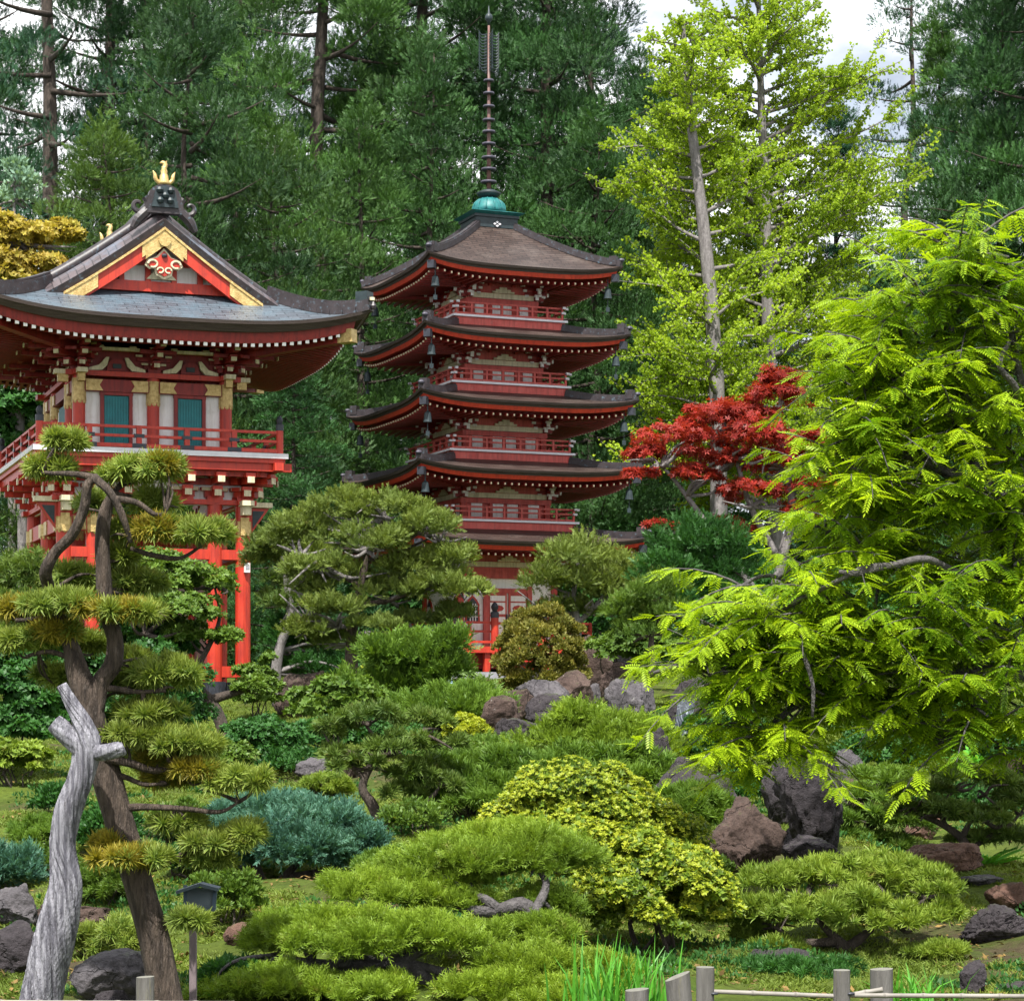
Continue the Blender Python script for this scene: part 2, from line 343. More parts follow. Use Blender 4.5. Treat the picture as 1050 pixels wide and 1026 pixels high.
def T_pinnate(pairs=8, w=.34):
    its = []
    V = []
    for i in range(pairs):
        t = .16+.8*i/pairs; zz = -.28*t*t
        for sgn in (1, -1):
            its.append(q_leaf((t, 0, zz), sgn*(1.05-.25*t), .27*(1-.3*abs(t-.5)), .092, .12, 0, -.12))
    its.append(q_leaf((.98, 0, -.27), 0, .26, .095, .1))
    # the stalk
    its.append(([(0, -.008, 0), (.55, -.006, -.085), (.55, .006, -.085), (0, .008, 0)], (0, .3, .3, 0)))
    its.append(([(.55, -.006, -.085), (1, -.003, -.28), (1, .003, -.28), (.55, .006, -.085)], (.3, .6, .6, .3)))
    return tpl(its)
def T_whorl(n=5, w=.42, seed=3, el=.5):
    g = rng(seed)
    its = [q_leaf((0, 0, 0), i*2*math.pi/n+g.uniform(-.25, .25), g.uniform(.8, 1.05), w, .1, 0, el*g.uniform(.5, 1.4)) for i in range(n)]
    V, t = tpl(its)
    return V[:, [2, 1, 0]], t         # whorl opens about the forward axis
def inst(T, pos, d, scale, tone, g, roll=math.pi, upw=.0):
    V, tp = T; n = len(pos); d = nrm(np.asarray(d, float))
    up = g.normal(size=(n, 3))*(1 if roll > 1 else .25)
    if roll <= 1: up = up+np.array([0, 0, 1.])
    s = nrm(np.cross(up, d)); nn = np.cross(d, s)
    A = pos[:, None, :]+scale[:, None, None]*(V[None, :, 0, None]*d[:, None]+V[None, :, 1, None]*s[:, None]+V[None, :, 2, None]*nn[:, None])
    k = len(V)
    tn = np.repeat(tone[:, None], k//4, 1)+g.uniform(-.18, .18, (n, k//4))
    return A.reshape(-1, 3), np.repeat(tn.reshape(-1), 4), np.tile(tp, n)
def join(parts):
    return tuple(np.concatenate([p[i] for p in parts]) for i in range(3))
def leafmesh(name, data, mat, parent=None, loc=(0, 0, 0)):
    V, tone, tip = data; V = V-np.asarray(loc, float); nv = len(V); nf = nv//4
    me = bpy.data.meshes.new(name); me.vertices.add(nv); me.vertices.foreach_set('co', V.astype(np.float32).ravel())
    me.loops.add(nv); me.loops.foreach_set('vertex_index', np.arange(nv, dtype=np.int32))
    me.polygons.add(nf); me.polygons.foreach_set('loop_start', np.arange(0, nv, 4, dtype=np.int32))
    try: me.polygons.foreach_set('loop_total', np.full(nf, 4, np.int32))
    except Exception: pass
    for k, a in (('tone', tone), ('tip', tip)):
        at = me.attributes.new(k, 'FLOAT', 'POINT'); at.data.foreach_set('value', np.clip(a, 0, 1).astype(np.float32))
    me.materials.append(mat); me.update(calc_edges=True)
    return link(name, me, parent)
def puff(g, centers, radii, per, tone=None, inner=.5, up=.45, jit=.55, flat=1.):
    """points and directions filling the outer part of each clump"""
    C = np.repeat(np.asarray(centers, float), per, 0); Rr = np.repeat(np.asarray(radii, float), per, 0)
    n = len(C); u = nrm(g.normal(size=(n, 3))); low = u[:, 2] < -.25
    u[low, 2] *= -g.uniform(.2, 1, low.sum())
    r = inner+(1-inner)*np.sqrt(g.uniform(0, 1, n)); pos = C+u*r[:, None]*Rr
    d = nrm(u/Rr*Rr.mean(1, keepdims=True)*np.array([1, 1, flat])+np.array([0, 0, up])+jit*g.normal(size=(n, 3)))
    ct = g.uniform(.15, .85, len(centers)) if tone is None else np.asarray(tone, float)
    t = np.repeat(ct, per)*.65+.35*g.uniform(0, 1, n)
    return pos, d, t
def moundc(g, c, Rr, n, cr, lo=-.15, flat=.8, rough=.14):
    """clump centres spread over the upper skin of an ellipsoid"""
    u = nrm(g.normal(size=(n*3, 3))); u = u[u[:, 2] > lo][:n]
    ph = g.uniform(0, 6.28, 4)
    lump = 1+rough*(np.sin(3.1*u[:, 0]+ph[0])+np.sin(4.3*u[:, 1]+2*u[:, 2]+ph[1])+.6*np.sin(7*u[:, 2]+5*u[:, 0]+ph[2]))
    rad = (.80+.14*g.uniform(-1, .8, len(u)))*lump
    C = np.asarray(c, float)+u*rad[:, None]*np.asarray(Rr, float)
    cc = cr*g.uniform(.65, 1.35, len(u)); return C, np.stack([cc, cc, cc*flat], 1)

def scaf(base, ends, r0, g, sub=4, wig=.12, mb=None, n=7):
    """stems from a base to several ends, wavy and tapered"""
    mb = mb or MB(); base = np.asarray(base, float)
    for e in ends:
        e = np.asarray(e, float); L = np.linalg.norm(e-base)
        mid1 = base+(e-base)*.35+g.normal(size=3)*L*wig; mid2 = base+(e-base)*.7+g.normal(size=3)*L*wig*.8
        mb.tube([base, mid1, mid2, e], [r0, r0*.75, r0*.5, r0*.22], n, sub, rough=.1, seed=int(g.integers(1e6)))
    return mb

def T_frond(n=10, w=.085, seed=12):
    g = rng(seed); its = [q_leaf((0, 0, 0), 0, 1, w)]
    for i in range(n):
        t = .05+.85*i/n; its.append(q_leaf((t, 0, 0), (1 if i % 2 else -1)*g.uniform(.45, .75), .40*(1-t*.45), w*.85, 0, 0, g.uniform(-.35, .6)))
    return tpl(its)
TS = dict(frond=T_frond(), thread=T_frond(7, .075, 14), leaf=T_leaf(.5), needle=T_leaf(.16), tuft=T_tuft(14, .10), longtuft=T_tuft(20, .085, 5, .15, 1.75), spray=T_spray(6, .2), finespray=T_spray(8, .12, 9, 1., .3),
          whorl=T_whorl(5, .45), pinn=T_pinnate(7), star=T_whorl(6, .3, 8, .25), fan=T_whorl(3, .75, 4, .9), tri=T_whorl(3, .5, 6, .8))

def shrub(name, label, px, py, wpx, hpx, mat, T='leaf', size=.05, n=60, cr=.2, per=120, seed=0, stem=BARKD, depth=.8, cat='shrub', rough=.14,
          up=.45, jit=.55, flat=.8, lo=-.15, tone=None, group=None, tips=None, lift=0., Y=None, core=.35, stems=True, stemr=.035):
    """a bush whose front foot stands at pixel (px,py) and that is wpx by hpx pixels; cr relative to its half width"""
    g = rng(seed+1000)
    h = hit(px, py) if Y is None else W(px, py, Y)
    k = h[1]/F; rx = wpx*k/2; H = hpx*k; ry = rx*depth
    Yc = h[1]+ry*.55; k = Yc/F; rx = wpx*k/2; H = hpx*k
    X = (px-CX)*k; zg = float(gz(X, Yc)); bot = EYE+(HY-py)*k
    zb = min(zg, bot)
    top = EYE+(HY-(py-hpx))*k
    c = np.array([X, Yc, bot+(top-bot)*(.42+lift)]); Rr = np.array([rx, ry, (top-bot)*(.58-lift)])
    t = thing(name, label, cat, (X, Yc, zg), 0, group or 'shrubs of the planted slope')
    C, cc = moundc(g, c, Rr, n, cr*rx, lo, flat, rough)
    pos, d, tn = puff(g, C, cc, per, tone if tone is None else np.clip(g.normal(tone, .2, len(C)), 0, 1), core, up, jit)
    parts = [inst(TS[T], pos, d, size*g.uniform(.7, 1.25, len(pos)), tn, g)]
    leafmesh('foliage', join(parts), mat, t, (X, Yc, zg))
    if tips:
        tm, tsz, tper, tT = tips
        sel = C[:, 2] > c[2]-.1*Rr[2]
        p2, d2, t2 = puff(g, C[sel], cc[sel]*1.04, tper, None, .92, up+.3, .4)
        o = leafmesh('new_growth', inst(TS[tT], p2, d2, tsz*g.uniform(.7, 1.2, len(p2)), t2, g), tm, t, (X, Yc, zg))
    if stems:
        ends = C[g.choice(len(C), min(6, len(C)), replace=False)]
        scaf((X, Yc, min(zg, bot)-.1), ends, max(stemr*rx, .012), g).build('stem', stem, t, True, (X, Yc, zg))
    return t

def rock(label, px, py, wpx, hpx, mat, seed=0, depth=.75, name='rock', Y=None, cut=14, sink=.25, tilt=0, group=None, fine=.05):
    g = rng(seed+77); h = hit(px, py) if Y is None else W(px, py, Y); k = h[1]/F
    rx = wpx*k/2; H = hpx*k; ry = rx*depth
    Yc = h[1]+ry*.6
    import bmesh
    bm = bmesh.new(); bmesh.ops.create_icosphere(bm, subdivisions=5, radius=1)
    P = np.array([v.co[:] for v in bm.verts])
    for i in range(cut):
        nn = nrm(g.normal(size=3)); dd = g.uniform(.5, .85); s = P@nn; o = s > dd
        P[o] -= np.outer((s[o]-dd)*.95, nn)
    off = g.uniform(0, 50, 3)
    for i, p in enumerate(P):
        v = Vector(p*1.6+off); q = nrm(p)
        P[i] = p+q*(.13*mnoise.noise(v)+.08*mnoise.noise(v*2.7)+fine*(1-2*abs(mnoise.noise(v*6)))+fine*.5*mnoise.noise(v*14))
    P -= (P.max(0)+P.min(0))/2; P /= (P.max(0)-P.min(0))/2
    if tilt: ca, sa = math.cos(tilt), math.sin(tilt); P = np.stack([P[:, 0]*ca-P[:, 2]*sa, P[:, 1], P[:, 0]*sa+P[:, 2]*ca], 1); P /= (P.max(0)-P.min(0))/2
    Hz = H/(2-sink); P = P*np.array([rx, ry, Hz]); P[:, 2] += H-Hz
    for v, p in zip(bm.verts, P): v.co = p
    for f in bm.faces: f.smooth = True
    me = bpy.data.meshes.new(name); bm.to_mesh(me); bm.free(); me.materials.append(mat)
    o = link(name, me, None, (h[0]*Yc/h[1], Yc, h[2])); return tagp(o, label, 'rock', group or 'rocks of the planted slope')
# ------------------------------------------------------------------ temple gate
def build_gate():
    t = thing('temple_gate', 'two storey vermilion temple gate with green shutters, gold fittings and slate blue gabled roof', 'temple gate', (-7.2, 45, 1.6), R(20))
    D = 3.9                                                     # depth of the walls
    def part(mb, name, mats, parent=t, smooth=False, uvfn=None): return mb.build(name, mats, parent, smooth, None, uvfn)
    # ---- roof
    Ue, Ve0, vg0, ZE, HR, rise = 3.9, 2.3, .75, 7.3, 2.33, .79
    vc = D/2; Ve = vc+Ve0; vg = vc+vg0
    def lift(u, v): return .34*abs(u/Ue)**3.2*abs((v)/Ve)**3.2+.06*(abs(u/Ue)**4+abs(v/Ve)**4)
    def f(u): return HR*max(0, 1-abs(u)/Ue)**1.30
    def gg(v): return rise*max(0, (Ve-abs(v))/(Ve-vg))**1.2
    ug = Ue*(1-(rise/HR)**(1/1.30))
    def top(u, v):
        z = f(u) if abs(v) < vg else min(f(u), gg(v))
        return ZE+z+lift(u, v)
    def roofuv(co):
        u, v = co[0], co[1]-vc
        if abs(v) > vg and gg(v) <= f(u)+1e-6: return (u, (abs(v))*1.12)
        return (v, abs(u)*1.25)
    mb = MB()
    us = sorted(set(list(np.linspace(-Ue, Ue, 61))+[-ug, ug])); 
    P = [[(u, v+vc, top(u, v)) for v in np.linspace(-vg+.001, vg-.001, 24)] for u in us]
    # slopes that carry on below the gable
    mb.grid(P, 0, True)
    for sg in (-1, 1):
        vs = np.linspace(vg, Ve, 20)*sg
        mb.grid([[(u, v+vc, top(u, v)) for v in vs] for u in us], 0, sg > 0)
    roof = part(mb, 'roof', [ROOFG], t, True, roofuv)
    # eave edge: thick layered bark-like lip, running round all four sides
    def loop(inset, dz):
        pts = []
        a, b = Ue-inset, Ve-inset
        for u in np.linspace(-a, a, 40): pts.append((u, -b))
        for v in np.linspace(-b, b, 40)[1:]: pts.append((a, v))
        for u in np.linspace(a, -a, 40)[1:]: pts.append((u, b))
        for v in np.linspace(b, -b, 40)[1:-1]: pts.append((-a, v))
        return [(u, v+vc, ZE+lift(u*Ue/a, v*Ve/b)+dz) for u, v in pts]
    def ring(mb, l0, l1, m=0):
        n = len(l0); mb.add(l0+l1, [(i, (i+1) % n, n+(i+1) % n, n+i) for i in range(n)], m)
    mb = MB(); ring(mb, loop(0, 0), loop(.02, -.07)); ring(mb, loop(.02, -.07), loop(.05, -.075)); ring(mb, loop(.05, -.075), loop(.16, -.20)); ring(mb, loop(.16, -.20), loop(.30, -.20))
    part(mb, 'eave_edge', BARKCUT, roof)
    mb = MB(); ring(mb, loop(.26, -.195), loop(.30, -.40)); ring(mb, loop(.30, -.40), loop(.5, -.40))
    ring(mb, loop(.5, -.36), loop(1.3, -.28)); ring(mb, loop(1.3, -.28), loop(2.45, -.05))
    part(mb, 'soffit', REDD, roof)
    # rafters with white ends
    mb = MB()
    for u in np.arange(-3.42, 3.43, .156):
        z = ZE-.43+lift(u*Ue/3.55, Ve)
        for sg in (-1, 1):
            y = vc+sg*(Ve-.34); y2 = vc+sg*(Ve-min(2.35, max(.5, Ue-abs(u)+.05)))
            mb.beam((u, y, z), (u, y2, z+.30*min(2.35, Ue-abs(u))/2.35), .06, .09, 0); mb.box((u, y-sg*.012*-1, z+.003), (.072, .03, .082), 1)
    for v in np.arange(-Ve+.5, Ve-.45, .156):
        z = ZE-.43+lift(Ue, v*Ve/(Ve-.34))
        for sg in (-1, 1):
            mb.beam((sg*(Ue-.34), v+vc, z), (sg*(Ue-min(2.3, max(.5, Ve-abs(v)+.05))), v+vc, z+.30*min(2.3, Ve-abs(v))/2.3), .06, .09, 0); mb.box((sg*(Ue-.335), v+vc, z+.003), (.03, .072, .082), 1)
    part(mb, 'rafters', [REDD, WHITE], roof)
    for su in (-1, 1):
        for sv in (-1, 1):
            mb = MB(); a = (su*(Ue-.42), vc+sv*(Ve-.42), ZE-.36+.3); b = (su*1.4, vc+sv*1.95, ZE-.30)
            mb.beam(a, b, .2, .24, 0)
            d = np.array([su, sv, .05])*.12; mb.beam(np.array(a)-d*.8, np.array(a)+d*1.1, .23, .26, 1)
            part(mb, 'corner_rafter', [REDD, GOLD], roof)
            # hip ridge down to the corner
            pts = []
            for q in np.linspace(0, 1, 9):
                u = ug+(Ue-.03-ug)*q; 
                lo, hi = vg, Ve
                for _ in range(30):
                    m = (lo+hi)/2
                    if gg(m) > f(u): lo = m
                    else: hi = m
                pts.append((su*u, vc+sv*lo, top(u, lo)+.07))
            mb = MB()
            for p, q in zip(pts, pts[1:]): mb.beam(p, q, .26, .22, 0); mb.beam(np.array(p)+[0, 0, .13], np.array(q)+[0, 0, .13], .15, .08, 0)
            e = np.array(pts[-1]); mb.box((e[0]-su*.1, e[1]-sv*.1, e[2]+.10), (.26, .26, .34), 1, R(45))
            mb.lathe([(.001, -.03), (.06, -.03), (.06, .03), (.001, .03)], (e[0]+su*.02, e[1]-.02, e[2]+.12), 10, 2)
            mb.lathe([(.05, -.06), (.07, 0), (.0, .12)], (e[0]+su*.04, e[1]+sv*.05, e[2]-.02), 8, 3)
            part(mb, 'hip_ridge', [RIDGE, VERDD, CREAM, RIDGE], roof)
    # verge roof, bargeboards, gable
    for sv in (-1, 1):
        mb = MB(); w1 = vg+.42; w0 = vg-.55
        uu = np.linspace(-ug-.28, ug+.28, 41)
        zt = [top(u, 0)+.10 for u in uu]
        A = [(u, vc+sv*w0, z) for u, z in zip(uu, zt)]; A2 = [(u, vc+sv*(w0+.45), z-.03) for u, z in zip(uu, zt)]; A3 = [(u, vc+sv*(w0+.75), z-.12) for u, z in zip(uu, zt)]; B = [(u, vc+sv*w1, z-.26) for u, z in zip(uu, zt)]
        C = [(u, vc+sv*(w1-.05), z-.46) for u, z in zip(uu, zt)]; E = [(u, vc+sv*w0, z-.36) for u, z in zip(uu, zt)]
        mb.grid([A, A2, A3, B], 0, sv < 0); mb.grid([B, C], 1, sv < 0); mb.grid([C, E], 1, sv < 0)
        for A4 in ((A[0], B[0], C[0], E[0]), (A[-1], B[-1], C[-1], E[-1])): mb.add(A4, [(0, 1, 2, 3)], 1)
        vr = part(mb, 'verge_roof', [ROOFV, RIDGE], roof, False, lambda co: (co[1]*1.0, abs(co[0])*1.3))
        mb = MB()
        for k in (0, 1):                                        # rounded rolls along the verge
            for sg in (-1, 1):
                pts = [(sg*u, vc+sv*(w0+.02-.27*k), top(u, 0)+.16-.03*k) for u in np.linspace(.12, ug+1.15-.5*k, 14)]
                mb.tube(pts, [.13-.03*k]*14, 8, 1, 0)
        part(mb, 'descending_ridge', RIDGE, roof, True)
        yb = vc+sv*(vg+.36)
        def band(mb, u0, u1, o0, o1, y0, y1, m):
            uu = np.linspace(u0, u1, 14)
            poly = [(u, top(u, 0)-o0) for u in uu]+[(u, top(u, 0)-o1) for u in uu[::-1]]
            for a in range(13):
                mb.prism([poly[a], poly[a+1], poly[26-a], poly[27-a]], y0, y1, m)
        mb = MB()
        for sg in (-1, 1): band(mb, sg*.02, sg*(ug-.27), .34, .68, yb-.04, yb+.04, 0)
        bg = part(mb, 'bargeboard', RED, roof)
        mb = MB()
        for sg in (-1, 1):
            band(mb, sg*.0, sg*.37, .37, .70, yb+sv*.055-.02, yb+sv*.055+.02, 0)
            band(mb, sg*.37, sg*.44, .37, .62, yb+sv*.055-.02, yb+sv*.055+.02, 0)
            band(mb, sg*1.30, sg*(ug-.26), .37, .63, yb+sv*.055-.02, yb+sv*.055+.02, 0)
            band(mb, sg*.0, sg*(ug-.24), .33, .385, yb+sv*.075-.02, yb+sv*.075+.02, 0)
        zz = top(0, 0)-.60
        mb.lathe([(.001, -.0), (.12, 0), (.12, .03), (.001, .03)], (0, 0, 0), 14, 0)
        k = len(mb.v)-56
        mb.v[k:] = [(a, yb+sv*.085+c*sv, zz+b) for a, b, c in mb.v[k:]]
        part(mb, 'gold_fitting', GOLD, roof)
        # pendant with scrolled lobes
        mb = MB(); zp = top(0, 0)-1.06
        poly = [(0, .34), (.16, .16), (.34, .10), (.40, -.02), (.30, -.10), (.20, -.08), (.16, -.22), (0, -.30), (-.16, -.22), (-.20, -.08), (-.30, -.10), (-.40, -.02), (-.34, .10), (-.16, .16)]
        mb.prism([(a*.95, zp+b*.95) for a, b in poly], yb-sv*.02-.02, yb-sv*.02+.02, 1); mb.prism([(a*.8, zp+b*.78) for a, b in poly], yb+sv*.02-.022, yb+sv*.02+.022, 0)
        for sg in (-1, 1):
            mb.tube([(sg*(.23+.09*math.cos(q)), yb+sv*.05, zp+.0+.07*math.sin(q)) for q in np.linspace(0, 5.2, 9)], [.022]*9, 6, 2, 1)
            mb.tube([(sg*(.08+.06*math.cos(q)), yb+sv*.05, zp-.12+.05*math.sin(q)) for q in np.linspace(0, 5.2, 9)], [.016]*9, 6, 2, 1)
        mb.lathe([(.0, -.04), (.05, -.03), (.06, 0), (.05, .03), (0, .04)], (0, yb+sv*.05, zp+.17), 10, 2)
        part(mb, 'gable_pendant', [RED, CREAM, BLACKM], roof)
        mb = MB(); yw = vc+sv*(vg-.02)
        uu = np.linspace(-ug, ug, 31)
        poly = [(u, top(u, 0)-.12) for u in uu]
        zb = ZE+rise-.05
        for a in range(30): mb.prism([(uu[a], zb), (uu[a+1], zb), poly[a+1], poly[a]], yw-.02, yw+.02, 0)
        mb.box((0, yw+sv*.1, zb+.13), (2*ug-.7, .14, .2), 1); mb.box((0, yw+sv*.08, zb+.62), (1.5, .1, .12), 1)
        for u in (-.78, -.26, .26, .78): mb.box((u, yw+sv*.07, zb+.38), (.10, .1, .5), 1)
        mb.box((0, yw+sv*.08, zb+1.1), (.14, .1, .6), 1)
        mb.prism([(-.3, zb+.28), (.3, zb+.28), (.22, zb+.36), (.1, zb+.5), (-.1, zb+.5), (-.22, zb+.36)], yw+sv*.12-.03, yw+sv*.12+.03, 2)
        part(mb, 'gable_wall', [WHITE, RED, CREAM], roof)
    # ridge
    mb = MB(); zr = top(0, 0)
    L = vg+.30
    mb.box((0, vc, zr+.12), (.36, 2*L, .26), 0); mb.box((0, vc, zr+.28), (.44, 2*L+.02, .08), 0)
    mb.tube([(0, vc-L, zr+.34), (0, vc+L, zr+.34)], [.13, .13], 10, 1, 0)
    part(mb, 'ridge', RIDGE, roof)
    for sv in (-1, 1):
        y = vc+sv*(L+.07); mb = MB()
        arch = [(-.40, -.05), (.40, -.05), (.33, .24)]+[(.31*math.cos(q), .30+.22*math.sin(q)) for q in np.linspace(.1, math.pi-.1, 11)]+[(-.33, .24)]
        mb.prism([(a, zr-.02+b) for a, b in arch], y-.09, y+.09, 0)
        mb.prism([(a*.66, zr+.08+b*.74) for a, b in arch], y+sv*.10-.03, y+sv*.10+.03, 1)
        for a, b in ((-.11, .37), (.11, .37), (0, .27), (-.1, .17), (.1, .17)): mb.lathe([(0, -.07), (.05, -.05), (.075, 0), (.05, .05), (0, .07)], (a, y+sv*.14, zr+b), 8, 1)
        for sg in (-1, 1):                                      # side scrolls
            c = (sg*.50, y, zr+.02)
            pts = [(c[0]+sg*(.20-.025*q)*math.cos(q+2.2), y, c[2]+.06+(.20-.025*q)*math.sin(q+2.2)) for q in np.linspace(0, 6.6, 16)]
            mb.tube(pts, [.075-.003*i for i in range(16)], 7, 2, 0)
            mb.tube([(sg*.34, y, zr-.02), (sg*.52, y, zr-.20), (sg*.62, y, zr-.38)], [.10, .10, .06], 7, 3, 0)
        part(mb, 'ridge_end_tile', [RIDGE, VERDD], roof)
        mb = MB()
        zf = zr+.50
        mb.lathe([(.11, 0), (.125, .04), (.09, .10), (.085, .18), (.06, .22), (.07, .27), (.045, .33), (.05, .36)], (0, y, zf), 10, 0)
        mb.tube([(0, y, zf+.3), (.02, y, zf+.40), (-.03, y, zf+.44), (-.08, y, zf+.42)], [.045, .05, .035, .01], 7, 3, 0)
        mb.tube([(0, y, zf+.40), (.06, y, zf+.48)], [.025, .005], 6, 1, 0)
        for sg in (-1, 1):
            mb.tube([(sg*.08, y, zf+.02), (sg*.16, y, zf+.10), (sg*.18, y, zf+.19), (sg*.22, y, zf+.27)], [.04, .042, .036, .006], 7, 3, 0)
        part(mb, 'gold_finial', GOLD, roof, True)
    # ---- columns
    def column(u, v, z0, z1, r, capz, capz2, sleeve=None):
        mb = MB(); mb.lathe([(r, z0), (r, z1)], (u, v, 0), 18, 0)
        mb.lathe([(r+.012, capz), (r+.02, capz+.02), (r+.015, capz2-.03), (r+.02, capz2)], (u, v, 0), 18, 1)
        for k in range(8):                                      # scalloped lower edge of the fitting
            a = k*math.pi/4; mb.lathe([(.0, -.10), (.045, -.04), (.055, .02)], (u+(r-.03)*math.cos(a), v+(r-.03)*math.sin(a), capz), 7, 1)
        c = part(mb, 'column', [RED, GOLD])
        if sleeve:
            mb = MB(); mb.lathe([(r+.06, 0), (r+.06, sleeve)], (u, v, 0), 18, 0)
            for k in range(18): mb.box((u+(r+.06)*math.cos(k*.349), v+(r+.06)*math.sin(k*.349), sleeve/2), (.02, .02, sleeve), 0, k*.349)
            part(mb, 'base_sleeve', BLACKM, c)
            mb = MB(); mb.lathe([(r+.2, -.3), (r+.2, .0), (r+.1, .05)], (u, v, 0), 12); part(mb, 'footing', STONE, c)
    us_low = (-1.8, -1.22, 1.22, 1.8); ud = 1.48
    sidev = (0, 1.0, 2.9, D)
    for u in us_low: column(u, -.15, 0, 4.0, .155, 3.40, 3.66, .42)
    for v in (1.95, D+.1):
        for u in (-1.8, 1.8): column(u, v, 0, 4.0, .15, 3.40, 3.66, .42)
    for u in (-1.22, 1.22): column(u, 1.95, 0, 4.0, .13, 3.4, 3.6, .42)
    for u in (-ud, 0, ud): column(u, 0, 4.9, 6.62, .125, 5.98, 6.42)
    for v in sidev[1:]:
        for u in (-ud, ud): column(u, v, 4.9, 6.62, .125, 5.98, 6.42)
    # ---- upper walls: white panels, shutters, beams
    zf = 4.97
    mb = MB()
    for a, b in ((-ud, 0), (0, ud)): mb.box(((a+b)/2, .06, 5.6), (b-a-.2, .05, 1.26), 0)
    for u in (-ud+.03, ud-.03): mb.box((u, D/2, 5.52), (.05, D-.2, 1.1), 0)
    mb.box((0, D-.02, 5.5), (2*ud-.2, .05, 1.1), 0)
    part(mb, 'wall', WHITE)
    for u in (-.74, .74):
        mb = MB(); mb.box((u, .012, 5.5), (.50, .03, 1.22), 0)
        for k in range(9): mb.box((u-.22+k*.055, -.006, 5.5), (.03, .02, 1.20), 0)
        sh = part(mb, 'shutter', TEAL)
        mb = MB(); w = .56
        for s in (-1, 1): mb.box((u+s*.285, -.008, 5.5), (.07, .09, 1.24), 0)
        mb.box((u, -.010, 6.15), (.66, .092, .07), 0)
        part(mb, 'shutter_frame', REDD, sh)
    for s in (-1, 1):
        for v in (1.95,):
            mb = MB(); mb.box((s*(ud+.0), v, 5.5), (.03, .9, 1.22), 0)
            for k in range(14): mb.box((s*(ud+.02), v-.42+k*.065, 5.5), (.02, .035, 1.2), 0)
            sh = part(mb, 'shutter', TEAL)
    mb = MB()
    def frame(mb, hw, v0, v1, z, w, h, m=0, ext=.0):
        mb.beam((-hw-ext, v0, z), (hw+ext, v0, z), w, h, m); mb.beam((-hw-ext, v1, z), (hw+ext, v1, z), w, h, m)
        for s in (-1, 1): mb.beam((s*hw, v0-ext*.9, z+.003), (s*hw, v1+ext*.9, z+.003), w, h-.006, m)
    frame(mb, ud, 0, D, 6.30, .20, .24); frame(mb, ud, 0, D, 5.02, .2, .12)
    part(mb, 'lintel', REDD)
    mb = MB(); frame(mb, ud, 0, D, 6.53, .30, .10, 0, .28); part(mb, 'head_beam', RED)
    # gold plates beside the columns, fish-tail ends
    for u in (-ud, 0, ud):
        for s in (-1, 1):
            if abs(u+s*.3) > ud+.05: continue
            a = u+s*.12; b = u+s*.46
            mb = MB(); mb.prism([(a, 6.19), (b, 6.19), (b-s*.07, 6.30), (b, 6.41), (a, 6.41)], -.125, -.102, 0); part(mb, 'gold_plate', GOLD)
    for s in (-1, 1):
        for v in sidev[1:]: mb = MB(); mb.box((s*(ud+.115), v-.3, 6.30), (.02, .26, .2), 0); part(mb, 'gold_plate', GOLD)
    # brackets under the eave: red blocks and arms with cream ends
    def bracket(h0, h1, out, steps, w=.12):
        mb = MB(); n = steps; dz = (h1-h0)/(n+.6)
        mb.box((0, 0, h0+dz*.28), (w*2.1, w*2.1, dz*.5), 0)
        for k in range(n):
            z = h0+dz*(.72+k); o = out*(k+1)/n; sp = .20+.13*k
            mb.beam((-sp, 0, z), (sp, 0, z), w, dz*.5, 0); mb.beam((0, .1, z+.002), (0, -o, z+.002), w*.96, dz*.5, 0)
            for s in (-1, 0, 1):
                mb.box((s*sp*.9, 0, z+dz*.4), (w*1.25, w*1.25, dz*.3), 0); mb.box((s*sp*.9, -w*.66, z+dz*.4), (w*1.1, .012, dz*.26), 1)
            mb.box((0, -o, z+dz*.40), (w*1.3, w*1.3, dz*.34), 0)
            mb.box((0, -o-w*.7, z+dz*.02), (w*.94, .02, dz*.5), 1)
            if k: mb.beam((-sp*1.1, -o*.8, z+dz*.5), (sp*1.1, -o*.8, z+dz*.5), w*.8, dz*.4, 0)
        return mb
    proto = None
    def place(h0, h1, out, st, spots, w=.12, name='bracket'):
        pr = None
        for (x, y, rz) in spots:
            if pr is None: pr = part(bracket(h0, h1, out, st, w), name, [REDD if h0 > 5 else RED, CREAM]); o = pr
            else: o = pr.copy(); COL.objects.link(o); o.parent = t
            o.location = (x, y, 0); o.rotation_euler = (0, 0, rz)
    ring1 = [(u, 0, 0) for u in (-ud, 0, ud)]+[(u, D, math.pi) for u in (-ud, 0, ud)]+[(-ud, v, -math.pi/2) for v in sidev]+[(ud, v, math.pi/2) for v in sidev]+[(-ud, 0, -math.pi/4), (ud, 0, math.pi/4)]
    place(6.58, 7.16, 1.0, 3, ring1)
    mb = MB()                                                   # cream frog-leg struts between the brackets, and the beam above them
    for u in (-.74, .74):
        for s in (-1, 1):
            pts = [(u+s*.16, 6.86), (u+s*.22, 6.86), (u+s*.36, 6.70), (u+s*.56, 6.64), (u+s*.56, 6.585), (u+s*.30, 6.60), (u+s*.2, 6.70)]
            mb.prism(pts if s > 0 else pts[::-1], -.13, -.05, 0)
        mb.prism([(u-.2, 6.60), (u+.2, 6.60), (u+.17, 6.76), (u+.08, 6.84), (u-.08, 6.84), (u-.17, 6.76)], -.08, -.02, 1)
        mb.box((u, -.09, 6.69), (.17, .04, .09), 2)
        mb.box((u, -.34, 6.99), (.8, .09, .06), 0)
    mb.box((0, .02, 6.83), (2*ud, .03, .5), 1)
    part(mb, 'frog_leg_strut', [CREAM, REDD, VERDD])
    mb = MB(); 
